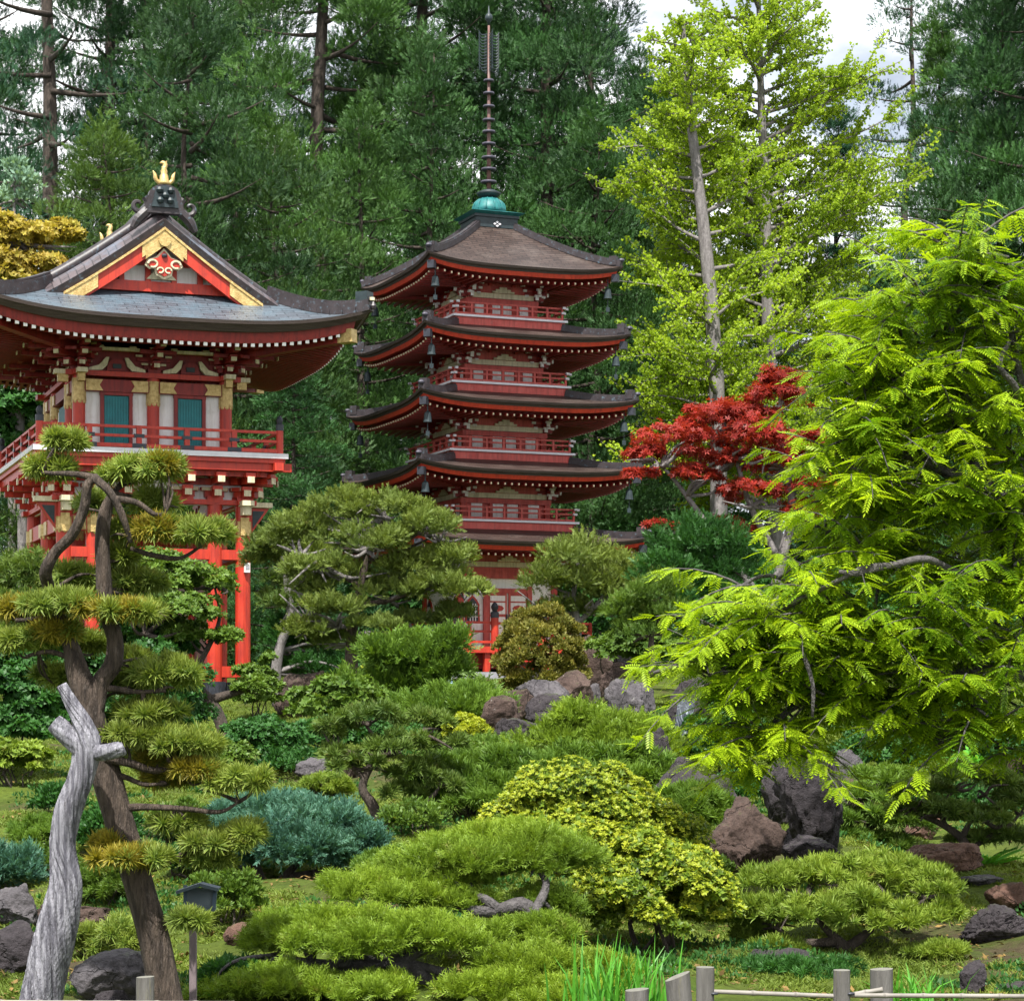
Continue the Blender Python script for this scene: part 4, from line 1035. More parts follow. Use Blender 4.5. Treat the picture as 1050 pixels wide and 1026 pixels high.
def forest():
    A = conifer(11, 34, 5.8, FCON, BARKD, 66, .06); B = conifer(12, 20, 5.2, FCONY, BARKD, 60, .03, 1.15, 1.15, 150, .28, .62)
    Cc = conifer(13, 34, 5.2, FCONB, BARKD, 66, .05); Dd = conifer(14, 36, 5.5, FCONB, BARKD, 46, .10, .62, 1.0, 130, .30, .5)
    E = conifer(15, 22, 4.4, FCON, BARKD, 64, .03, 1.1, 1.15, 150, .28, .7)
    used = set()
    rows = [  # pixel column, distance, height, kind, label
        (330, 80, 37, A, 'tall dark green redwood filling the gap between gate roof and pagoda'),
        (432, 84, 39, A, 'tall dark redwood just left of the pagoda spire'),
        (565, 83, 36, A, 'tall dark redwood just right of the pagoda spire'),
        (245, 88, 40, Cc, 'very tall blue green conifer rising above the gold finial of the gate'),
        (500, 93, 40, Cc, 'tall blue green conifer directly behind the pagoda spire'),
        (606, 92, 33, Cc, 'last tall conifer of the dense wood before the open sky and ginkgo'),
        (52, 84, 40, Dd, 'sparse dark conifer with bare trunk and sky showing through, at far left'),
        (143, 96, 40, Dd, 'thin crowned conifer with a bare grey trunk behind the olive evergreen'),
        (108, 94, 41, A, 'tall redwood between the two bare trunks at upper left'),
        (196, 64, 19.5, B, 'olive green bushy evergreen right behind the gate roof ridge'),
        (105, 60, 14.5, B, 'low olive evergreen behind the left slope of the gate roof'),
        (285, 66, 15.5, B, 'pale olive evergreen behind the right slope of the gate roof'),
        (372, 70, 17, E, 'dark green evergreen whose branches end against the pagoda roofs, on their left'),
        (300, 58, 8.5, E, 'short dark evergreen beyond the gate balcony and the twisted pine'),
        (440, 74, 20, E, 'dark mid height evergreen hidden behind the pagoda storeys'),
        (610, 76, 18, B, 'olive green evergreen rising behind the right ends of the pagoda roofs'),
        (655, 84, 16, E, 'dark evergreen in the shade between pagoda and ginkgo trunks'),
        (1030, 80, 33, Cc, 'massive blue green conifer at far right reaching the top of the picture'),
        (1085, 76, 36, A, 'dark redwood at the right edge, partly cut off by it'),
        (965, 92, 25.5, A, 'dark green conifer standing left of the massive right hand one'),
        (934, 104, 31.5, Dd, 'spindly conifer with thin top sticking up into the white sky'),
        (690, 100, 24.5, Cc, 'hazy conifer whose top shows behind the left ginkgo'),
        (775, 104, 21, A, 'conifer standing in shade behind both ginkgo trunks'),
        (858, 98, 22.5, Cc, 'hazy conifer seen behind the right side of the yellow green ginkgos'),
        (905, 84, 14, E, 'short dark conifer behind the top of the pinnate leaved tree'),
        (-15, 100, 35, Cc, 'blue green conifer at the left edge, mostly outside the picture'),
        (385, 112, 44, Cc, 'far conifer behind the two redwoods left of the spire'),
        (195, 116, 44, A, 'far dark redwood in the back row behind the gate'),
        (560, 118, 42, Cc, 'far conifer in the back row right of the spire'),
        (655, 120, 30, A, 'far dark redwood in the back row at the edge of the sky'),
        (1035, 112, 40, Cc, 'far conifer in the back row at the right edge'),
    ]
    g = rng(5)
    H0 = {id(A): 34, id(B): 20, id(Cc): 34, id(Dd): 36, id(E): 22}
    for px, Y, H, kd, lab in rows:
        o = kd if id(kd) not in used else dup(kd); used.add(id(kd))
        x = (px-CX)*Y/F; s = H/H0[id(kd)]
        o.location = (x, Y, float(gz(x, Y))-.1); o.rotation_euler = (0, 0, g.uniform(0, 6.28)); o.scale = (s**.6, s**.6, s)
        o['label'] = lab; o['group'] = 'tall conifers of the wood behind the pagoda'

def ginkgo(label, Y, path, seed, lens, dens=1.0):
    """path of the trunk in pixels, (px, py, radius px); branches leave it all the way and carry leaves along their whole length"""
    g = rng(seed); P = np.array([W(a, b, Y) for a, b, r in path]); k = Y/F
    base = P[0].copy(); t = thing('ginkgo_tree', label, 'tree', base, 0, 'ginkgo trees behind the red maple')
    mb = MB(); mb.tube(P, [r*k for a, b, r in path], 12, 6, 0, .05, seed)
    Q = catmull(P, 14); pos = []; dd = []; tone = []
    z0, z1 = Q[0, 2], Q[-1, 2]
    nb = int(58*dens)
    def leaves(pts, n, ct):
        pts = np.asarray(pts); s = g.uniform(.12, 1, n)*(len(pts)-1); i = np.minimum(s.astype(int), len(pts)-2); f = (s-i)[:, None]
        p = pts[i]*(1-f)+pts[i+1]*f+g.normal(size=(n, 3))*.06; pos.append(p)
        dd.append(nrm(g.normal(size=(n, 3))*.8+np.array([0, 0, .5]))); tone.append(np.clip(ct+g.normal(size=n)*.15, 0, 1))
    for b in range(nb):
        q = .27+.72*(b+g.uniform(0, 1))/nb; z = z0+(z1-z0)*q; j = int(np.argmin(abs(Q[:, 2]-z))); s = Q[j]
        a = b*2.39996+g.normal()*.4
        if math.sin(a) < -.35 and q < .8 and g.uniform() < .75: a = -a
        L = np.interp(q, [.25, .45, .7, .9, 1], lens)*g.uniform(.65, 1.15)
        dr = np.array([math.cos(a), .8*math.sin(a), 0]); el = g.uniform(.25, .65) if q > .45 else g.uniform(-.1, .4)
        pts = [s+dr*L*u+np.array([0, 0, L*(el*u-.15*u*u)])+g.normal(size=3)*.06*L*u for u in (0, .3, .6, 1)]
        pts = catmull(np.array(pts), 3)
        mb.tube(pts, np.linspace(.035+.012*L, .008, len(pts)), 5, 1); ct = g.uniform(.1, .9)
        leaves(pts, int(L*22), ct)
        for w in range(int(3+L*4.2)):
            u = g.uniform(.15, .95); m = pts[int(u*(len(pts)-1))]; l = L*g.uniform(.2, .5)*(1.15-u*.5)
            a2 = a+g.choice([-1, 1])*g.uniform(.5, 1.2); e = m+np.array([math.cos(a2)*l, math.sin(a2)*l, l*g.uniform(-.15, 1.0)])
            tw = [m, (m+e)/2+np.array([0, 0, .05*l]), e]; mb.tube(tw, [.016, .011, .005], 4, 2); leaves(tw, int(5+l*34), np.clip(ct+g.normal()*.12, 0, 1))
    pos = np.vstack(pos); dd = np.vstack(dd); tone = np.concatenate(tone)
    leafmesh('crown', inst(TS['fan'], pos, dd, .095*g.uniform(.7, 1.4, len(pos)), tone, g), FGINK, t, base)
    mb.build('trunk', BARKG, t, True, base)

def blades(name, label, cat, px, py, wpx, hpx, mat, n, seed, Y=None, bend=.5, w=.02, group=None):
    """a clump of long curved leaf blades"""
    g = rng(seed); h = hit(px, py) if Y is None else W(px, py, Y); k = h[1]/F; V = []; tp = []
    z0 = min(h[2], float(gz(h[0], h[1])))
    for i in range(n):
        b = np.array([h[0]+g.normal()*wpx*k*.28, h[1]+g.normal()*wpx*k*.2, z0-.02]); a = g.uniform(0, 6.28); L = (hpx*k+h[2]-z0)*g.uniform(.55, 1.1)
        o = np.array([math.cos(a), math.sin(a), 0]); bd = bend*g.uniform(.2, 1.2); s = np.array([-o[1], o[0], 0]); sw = nrm(s+o*g.normal()*.6)
        pts = [b+o*L*bd*u*u*.8+np.array([0, 0, L*(u-.28*bd*u**3)]) for u in (0, .35, .7, 1)]; ws = [w, w*1.1, w*.75, w*.08]
        for u in range(3):
            V += [pts[u]-sw*ws[u]/2, pts[u]+sw*ws[u]/2, pts[u+1]+sw*ws[u+1]/2, pts[u+1]-sw*ws[u+1]/2]; tp += [u/3, u/3, (u+1)/3, (u+1)/3]
    V = np.array(V); tn = np.repeat(g.uniform(0, 1, n), 12)
    o = leafmesh(name, (V, tn, np.array(tp)), mat, None, h); o.location = h
    return tagp(o, label, cat, group)
def fern(label, px, py, wpx, seed, mat=None, n=9, group=None):
    g = rng(seed); h = hit(px, py); k = h[1]/F; L = wpx*k/2
    d = np.array([[math.cos(a), math.sin(a), g.uniform(.35, .9)] for a in np.arange(n)*2.4]); pos = np.repeat(h[None], n, 0)+g.normal(size=(n, 3))*.01
    V, tp = T_pinnate(13); V = V.copy()
    o = leafmesh('fern', inst((V, tp), pos, d, L*g.uniform(.8, 1.25, n), g.uniform(.2, 1, n), g, 1), mat or FIRIS, None, h); o.location = h
    return tagp(o, label, 'fern', group or 'ferns on the bank')

# ------------------------------------------------------------------ setting
def setting():
    # one ground sheet, finer near the camera
    ys = np.concatenate([np.linspace(-30, 8, 8), np.linspace(8.3, 60, 230), np.linspace(61, 130, 50), np.geomspace(134, 330, 12)])
    xs0 = np.linspace(-1, 1, 161); xs0 = np.sign(xs0)*(np.abs(xs0)**1.9)
    V = []; nx = len(xs0)
    for y in ys:
        hw = 22+.75*max(0, y)
        for s in xs0:
            x = s*hw; V.append((x, y, float(gz(x, y))))
    V = np.array(V); g = rng(3); m = (V[:, 1] > 11)
    V[m, 2] += .02*g.normal(size=m.sum())
    fs = [(i*nx+j, i*nx+j+1, (i+1)*nx+j+1, (i+1)*nx+j) for i in range(len(ys)-1) for j in range(nx-1)]
    m_, nt, out = newmat('mossy_soil'); v = coords(nt)
    n1 = noise(nt, v, .55, 6, .6); n2 = noise(nt, v, 14, 8, .7); n3 = noise(nt, v, 2.6, 6, .7)
    c = ramp(nt, n1, [(.36, (.07, .055, .035)), (.46, (.06, .08, .016)), (.62, (.09, .125, .02))])
    c = mixc(nt, ramp(nt, n3, [(.5, (0, 0, 0)), (.68, (1, 1, 1))]), c, (.05, .085, .014))
    c = mixc(nt, 1., c, ramp(nt, n2, [(.25, (.55, .55, .5)), (.7, (1.2, 1.2, 1.1))]), 'MULTIPLY')
    p = N(nt, 'ShaderNodeBsdfPrincipled'); p.inputs['Roughness'].default_value = .95; p.inputs['Specular IOR Level'].default_value = .1
    nt.links.new(c, p.inputs['Base Color']); nt.links.new(bump(nt, n2, .9, .05), p.inputs['Normal']); nt.links.new(p.outputs[0], out.inputs[0])
    mb = MB(); mb.v = [tuple(q) for q in V]; mb.f = fs; mb.m = [0]*len(fs)
    o = mb.build('ground', m_, None, True); o['kind'] = 'structure'
    # grass: short tufts over the banks
    g = rng(8); n = 250000
    Y = 12.2*np.exp(g.uniform(0, 1, n)*math.log(46/12.2)); X = (g.uniform(-40, 1090, n)-CX)*Y/F
    pt = np.sin(X*1.7+.8*Y)+np.sin(X*.9-1.3*Y+2)+.7*np.sin(4*X+2.2*Y); keep = pt > -1.2
    X, Y, pt = X[keep], Y[keep], pt[keep]; n = len(X)
    pos = np.stack([X, Y, gz(X, Y)-.012], 1); d = nrm(g.normal(size=(n, 3))*.35+np.array([0, 0, 1.]))
    gt = T_tuft(6, .11, 4, .15, 1.1)
    sz = .06*g.uniform(.5, 1.4, n)*(.6+Y/40)
    o = leafmesh('grass', inst(gt, pos, d, sz, np.clip(.45+.16*pt+g.normal(size=n)*.12, 0, 1), g), FGRASS); o['kind'] = 'stuff'
    # fallen leaves, bits of bark and moss tufts on the soil
    n = 26000; Y = 12.1*np.exp(g.uniform(0, 1, n)*math.log(42/12.1)); X = (g.uniform(-40, 1090, n)-CX)*Y/F
    keep = np.sin(X*2.3-.9*Y)+np.sin(1.9*X+1.4*Y+1) > -.4; X, Y = X[keep], Y[keep]; n = len(X)
    pos = np.stack([X, Y, gz(X, Y)+.012], 1); d = nrm(g.normal(size=(n, 3))*np.array([1, 1, .25]))
    o = leafmesh('fallen_leaves', inst(TS['leaf'], pos, d, .045*g.uniform(.5, 1.4, n), g.uniform(0, 1, n), g, .5), FLIT); o['kind'] = 'stuff'
    n = 5200; Y = 12.3*np.exp(g.uniform(0, 1, n)*math.log(40/12.3)); X = (g.uniform(-40, 1090, n)-CX)*Y/F
    keep = np.sin(X*1.1+1.9*Y)+np.sin(2.6*X-1.1*Y+1) > .35; X, Y = X[keep], Y[keep]; n = len(X)
    rr = .05*g.uniform(.5, 1.5, n)*(.7+Y/50); C = np.stack([X, Y, gz(X, Y)], 1)
    pos, d, tn = puff(g, C, np.stack([rr*1.5, rr*1.5, rr], 1), 26, None, .5, .5, .6)
    o = leafmesh('ground_cover', inst(TS['leaf'], pos, d, .03*g.uniform(.6, 1.5, len(pos))*(.7+pos[:, 1]/45), tn, g), FDRK); o['kind'] = 'stuff'

def world():
    w = bpy.data.worlds.new('World'); S.world = w; w.use_nodes = True; nt = w.node_tree; nt.nodes.clear()
    out = nt.nodes.new('ShaderNodeOutputWorld'); bg = nt.nodes.new('ShaderNodeBackground'); sky = nt.nodes.new('ShaderNodeTexSky')
    sky.sky_type = 'NISHITA'; sky.sun_disc = False; sky.sun_elevation = R(SUN_EL); sky.sun_rotation = R(SUN_ROT)
    sky.air_density = 1; sky.dust_density = 1.5
    tc = nt.nodes.new('ShaderNodeTexCoord'); mp = nt.nodes.new('ShaderNodeMapping'); mp.inputs['Scale'].default_value = (1, 1, 1.8); mp.inputs['Location'].default_value = (1.3, .2, .4)
    nt.links.new(tc.outputs['Generated'], mp.inputs[0]); v = mp.outputs[0]
    n1 = noise(nt, v, 3.2, 8, .55); n2 = noise(nt, v, 7, 6, .55)
    fac = ramp(nt, n1, [(.22, (0, 0, 0)), (.40, (1, 1, 1))])
    cl = ramp(nt, n2, [(.36, (3.9, 4.3, 5.0)), (.60, (12.5, 12.6, 12.8))])
    c = mixc(nt, fac, sky.outputs[0], cl); nt.links.new(c, bg.inputs[0]); bg.inputs[1].default_value = SKY_ST; nt.links.new(bg.outputs[0], out.inputs[0])
    l = bpy.data.lights.new('sun', 'SUN'); l.energy = SUN_ST; l.angle = R(SUN_AN); l.color = (1, .965, .90)
    o = bpy.data.objects.new('sun', l); COL.objects.link(o)
    az, el = R(SUN_AZ), R(SUN_EL)         # direction towards the sun: azimuth from -Y (behind the camera) towards +X
    d = Vector((math.sin(az)*math.cos(el), -math.cos(az)*math.cos(el), math.sin(el))); o.rotation_euler = d.to_track_quat('Z', 'Y').to_euler(); o.location = d*60
SUN_EL, SUN_AZ, SUN_ST, SUN_AN, SKY_ST = 60, -8, 4.9, .8, .075
SUN_ROT = 180-SUN_AZ
def haze():
    m = bpy.data.materials.new('garden_haze'); m.use_nodes = True; nt = m.node_tree; nt.nodes.clear(); out = nt.nodes.new('ShaderNodeOutputMaterial')
    v = nt.nodes.new('ShaderNodeVolumePrincipled'); v.inputs['Color'].default_value = (.74, .87, 1, 1); v.inputs['Density'].default_value = HAZE; v.inputs['Anisotropy'].default_value = .2
    nt.links.new(v.outputs[0], out.inputs['Volume']); mb = MB(); mb.box((0, 140, 28), (620, 400, 66)); o = mb.build('haze', m); o['kind'] = 'stuff'
    S.cycles.volume_bounces = 0; S.cycles.volume_step_rate = 5
HAZE = .0004
def camera():
    c = bpy.data.cameras.new('camera'); c.sensor_width = 36; c.sensor_fit = 'HORIZONTAL'; c.lens = 36*F/1050; c.shift_x = 0; c.shift_y = (HY-513)/1050.
    c.clip_start = .1; c.clip_end = 3000
    o = bpy.data.objects.new('camera', c); COL.objects.link(o); o.location = (0, 0, EYE); o.rotation_euler = (R(90), 0, 0); S.camera = o
    v = S.view_settings; v.view_transform = 'Standard'; v.look = 'None'; v.exposure = EXPO; v.gamma = 1
    S.render.engine = 'CYCLES'; cy = S.cycles; cy.max_bounces = 7; cy.diffuse_bounces = 3; cy.glossy_bounces = 2; cy.transmission_bounces = 4; cy.transparent_max_bounces = 6
    cy.caustics_reflective = False; cy.caustics_refractive = False; cy.sample_clamp_indirect = 6
    try: cy.use_denoising = True
    except Exception: pass
EXPO = 1.06
# ------------------------------------------------------------------ the garden
def near_pine():
    Pm, Om = FPINE, FPINEO
    pads = [(68, 456, 15, 10, 0, Pm, .9), (56, 486, 26, 14, .05, Pm, .7), (142, 490, 46, 17, .06, Pm, .75), (96, 520, 18, 9, .25, Pm, .6),
            (168, 482, 14, 14, -.05, Om, .5), (160, 520, 22, 12, .1, Pm, .6), (126, 550, 22, 11, .18, Pm, .5), (165, 548, 26, 15, -.1, Om, .3), (125, 575, 20, 9, .2, Pm, .4), (205, 553, 30, 16, -.05, Pm, .55),
            (140, 603, 36, 15, .3, Pm, .25), (76, 598, 32, 16, .35, Pm, .7), (58, 624, 38, 13, -.1, Pm, 1.), (20, 630, 26, 14, .1, Om, .6), (125, 630, 42, 11, -.12, Om, .6), (28, 664, 34, 18, .1, Pm, .7),
            (60, 652, 24, 14, .0, Om, .7), (95, 664, 18, 10, .3, Pm, .6), (140, 682, 22, 10, .35, Pm, .5), (166, 700, 36, 24, .1, Pm, .75), (130, 706, 24, 12, .2, Pm, .7), (150, 735, 40, 13, .1, Pm, .35), (135, 758, 28, 10, .0, Pm, .25),
            (190, 768, 42, 17, .05, Pm, .6), (160, 782, 24, 10, .1, Om, .3), (200, 792, 26, 9, .0, Om, .7), (245, 806, 38, 15, .05, Pm, .8), (175, 800, 30, 9, .15, Om, .3), (182, 848, 30, 12, .1, Pm, .6), (218, 868, 34, 12, .05, Pm, .45),
            (245, 858, 26, 10, .1, Pm, .5), (112, 868, 14, 10, -.05, Om, .5), (135, 882, 40, 9, -.15, Om, .55), (193, 947, 22, 7, -.1, Pm, .9), (60, 700, 20, 14, .3, Pm, .5), (215, 885, 26, 8, .1, Pm, .4)]
    stems = [[(180, 1075, 21), (163, 985, 19), (142, 905, 18.5), (120, 835, 18), (102, 770, 17.5), (90, 720, 17), (80, 690, 15), (72, 660, 10), (62, 632, 8.5), (52, 606, 7, .05), (47, 586, 7.5, -.08), (57, 566, 6.5, -.1), (74, 548, 6.5, -.12), (86, 522, 6, -.14), (90, 498, 6, -.16), (97, 489, 5.5, -.16)],
             [(96, 728, 13), (103, 700, 12), (116, 680, 11), (118, 655, 10), (109, 625, 9.5), (106, 585, 9.5), (105, 550, 9), (108, 525, 8), (116, 505, 5)],
             [(98, 490, 5, -.16), (78, 486, 3.6, -.16), (52, 485, 2.6, -.1), (38, 483, 1.8)], [(96, 489, 5.5, -.16), (113, 505, 5, -.2), (126, 530, 4.2, -.2), (134, 556, 3, -.15)],
             [(117, 511, 4, -.2), (140, 515, 3.6, -.2), (158, 527, 3, -.18), (170, 526, 1.6, -.1)], [(134, 550, 3), (150, 545, 2.6), (162, 535, 1.6)], [(134, 562, 2.6), (160, 570, 3.2), (185, 572, 2.6), (206, 560, 1.6)],
             [(96, 706, 5), (118, 706, 4), (140, 709, 3), (170, 708, 2)], [(108, 778, 6, -.05), (132, 782, 5, -.05), (160, 790, 4), (182, 784, 2)], [(112, 793, 5), (130, 797, 3.4), (148, 804, 2.6), (170, 803, 1.6)],
             [(120, 829, 6), (150, 827, 4.2), (190, 829, 3.4), (225, 832, 2.6), (245, 822, 1.6)], [(140, 895, 4), (165, 888, 3.4), (195, 872, 3), (225, 872, 2)], [(150, 940, 4), (170, 945, 3), (190, 944, 2)], [(75, 675, 4), (50, 668, 3), (30, 672, 2)], [(66, 645, 4), (45, 634, 3), (20, 636, 2)]]
    pads = [q for p in pads for q in ([(p[0]-p[2]*.2, p[1], p[2]*.8, p[3]*.8)+(p[4], Om)+p[6:], (p[0]+p[2]*.15, p[1]+1, p[2]*.9, p[3]*.9)+(p[4]+.03, Pm)+p[6:]] if p[5] is Om else [p])]
    pads = [(p[0], p[1]-1, p[2]*.95, p[3]*.82)+p[4:] for p in pads]
    stems = [[(q[0], q[1], q[2]*.86)+q[3:] for q in st] for st in stems]
    padtree('garden_pine', 'trained old pine with leaning brown trunk and long yellow green needle pads', 'tree', (178, 1060), 11.2, pads, 'longtuft', .074, stems, BARKP,
            1.9, 13, .30, .9, 41, up=.75, jit=.6, core=.3, rough=.06, groove=.10, n=34, sub=7, lo=.0, flat=.6, twist=.05)
    # bleached dead trunk standing beside it
    Y = 10.9; mb = MB()
    def px(st): return [W(a, b, Y+(d[0] if d else 0)) for a, b, r, *d in st], [r*Y/F for a, b, r, *d in st]
    st = [(34, 1070, 27), (45, 1010, 25), (59, 950, 23), (67, 905, 19), (64, 865, 16), (70, 830, 17), (84, 795, 16), (90, 765, 17), (86, 745, 13), (74, 722, 8.5), (63, 702, 6)]
    st = [(a, b, q*.88) for a, b, q in st]; p, r = px(st); mb.tube(p, r, 110, 12, 0, .09, 5, .26, .5, 12)
    stubs = []
    for st in ([(88, 772, 11), (74, 757, 10.5), (60, 745, 10), (55, 741, 9)], [(92, 772, 9), (108, 771, 8.5, -.04), (122, 768, 8, -.06), (127, 766, 6, -.06)]):
        p, r = px(st); m2 = MB(); m2.tube(p, r, 40, 6, 0, .10, 9, .14, .3, 9); stubs.append(m2)
    b = W(40, 1060, Y); t = thing('dead_trunk', 'bleached silver grey dead trunk with twisted grain and broken stubs, leaning beside the brown pine', 'dead tree', b)
    mb.build('trunk', DEAD, t, True, b)
    for m2 in stubs: m2.build('broken_stub', DEAD, t, True, b)

def right_tree():
    m = FROB
    pads = [(980, 246, 26, 16, 0, m, .8), (1010, 268, 30, 18, .1, m), (972, 268, 34, 22, 0, m), (1040, 300, 26, 16, .1, m), (1000, 300, 30, 20, .2, m), (950, 300, 38, 20, -.1, m), (915, 335, 42, 22, .1, m), (965, 345, 40, 22, .2, m), (868, 385, 42, 24, .1, m), (930, 385, 52, 28, -.1, m), (1000, 390, 42, 22, .3, m), (1045, 330, 26, 22, -.1, m), (1060, 400, 26, 24, .1, m),
            (850, 440, 42, 26, 0, m), (905, 440, 55, 28, .2, m), (985, 440, 55, 30, 0, m), (1050, 460, 40, 34, .2, m), (838, 500, 46, 24, -.1, m, .8), (900, 500, 55, 28, .1, m), (975, 510, 60, 30, -.1, m), (1045, 530, 44, 34, 0, m),
            (812, 545, 40, 22, .1, m, .8), (775, 585, 40, 20, 0, m, .9), (735, 618, 30, 14, -.1, m, 1.), (850, 570, 42, 22, -.05, m), (900, 562, 40, 16, .3, m), (950, 580, 50, 24, .2, m), (1020, 590, 50, 30, -.1, m),
            (690, 660, 36, 18, 0, m, 1.), (665, 690, 24, 18, -.1, m, .9), (725, 672, 36, 22, .1, m, .9), (775, 640, 44, 24, .0, m, .8), (830, 630, 46, 26, -.1, m), (890, 640, 50, 28, 0, m), (955, 650, 50, 30, -.15, m), (1025, 660, 48, 32, .1, m),
            (700, 705, 28, 16, .1, m, .9), (770, 700, 32, 22, .1, m), (815, 690, 40, 24, .1, m), (870, 705, 48, 26, -.1, m), (935, 715, 50, 26, .1, m), (1000, 725, 50, 26, -.1, m), (1055, 730, 34, 30, .1, m),
            (785, 750, 40, 22, -.1, m, .8), (757, 782, 34, 16, 0, m, .8), (800, 742, 30, 16, .1, m), (838, 712, 34, 18, 0, m), (885, 715, 34, 14, .1, m), (960, 752, 34, 12, .0, m), (1015, 765, 26, 10, .1, m), (742, 755, 20, 12, .1, m)]
    stems = [[(1150, 960, 26), (1130, 850, 24), (1105, 740, 21), (1075, 640, 17, .1), (1040, 570, 13, .2), (1010, 500, 10, .1), (990, 420, 7), (975, 330, 4)],
             [(1085, 665, 9), (1030, 610, 6, .1), (975, 585, 4.6, -.2), (948, 573, 4, -.5), (915, 579, 3.4, -.6), (885, 583, 3.2, -.6), (858, 596, 2.6, -.55), (800, 625, 3, -.1), (740, 655, 2)],
             [(1090, 690, 12), (1000, 690, 8, .1), (900, 690, 6, .1), (820, 720, 4.5), (770, 765, 2.5)], [(905, 581, 3.6, -.62), (880, 588, 3, -.62), (860, 586, 2, -.6)],
             [(900, 690, 5, .1), (800, 670, 4, .1), (720, 675, 3), (670, 690, 2)], [(1040, 570, 8, .2), (1060, 460, 6, .1), (1045, 380, 4), (1035, 330, 3)], [(1030, 430, 4), (1042, 400, 3.4, -.3), (1025, 375, 3, -.35), (1035, 350, 2, -.3)],
             [(1010, 500, 6), (940, 470, 5), (870, 450, 3), (840, 470, 2)], [(1000, 690, 6), (990, 740, 4), (960, 765, 2)], [(910, 640, 3.4), (850, 620, 3), (790, 590, 2.2), (745, 610, 1.5)], [(820, 660, 2.5, -.5), (833, 700, 2.2, -.6), (833, 735, 1.6, -.6)]]
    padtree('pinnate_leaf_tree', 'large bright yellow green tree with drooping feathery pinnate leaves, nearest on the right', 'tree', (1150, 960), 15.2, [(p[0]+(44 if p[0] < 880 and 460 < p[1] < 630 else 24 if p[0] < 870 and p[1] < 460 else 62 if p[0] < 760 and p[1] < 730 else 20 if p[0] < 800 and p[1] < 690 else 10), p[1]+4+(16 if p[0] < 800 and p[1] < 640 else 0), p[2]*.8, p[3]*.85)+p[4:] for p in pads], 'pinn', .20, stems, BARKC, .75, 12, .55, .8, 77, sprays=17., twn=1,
            roll=.5, droop=-.38, core=.25, up=.3, jit=.6, rough=.12, n=14, lo=-.35, flat=.8)

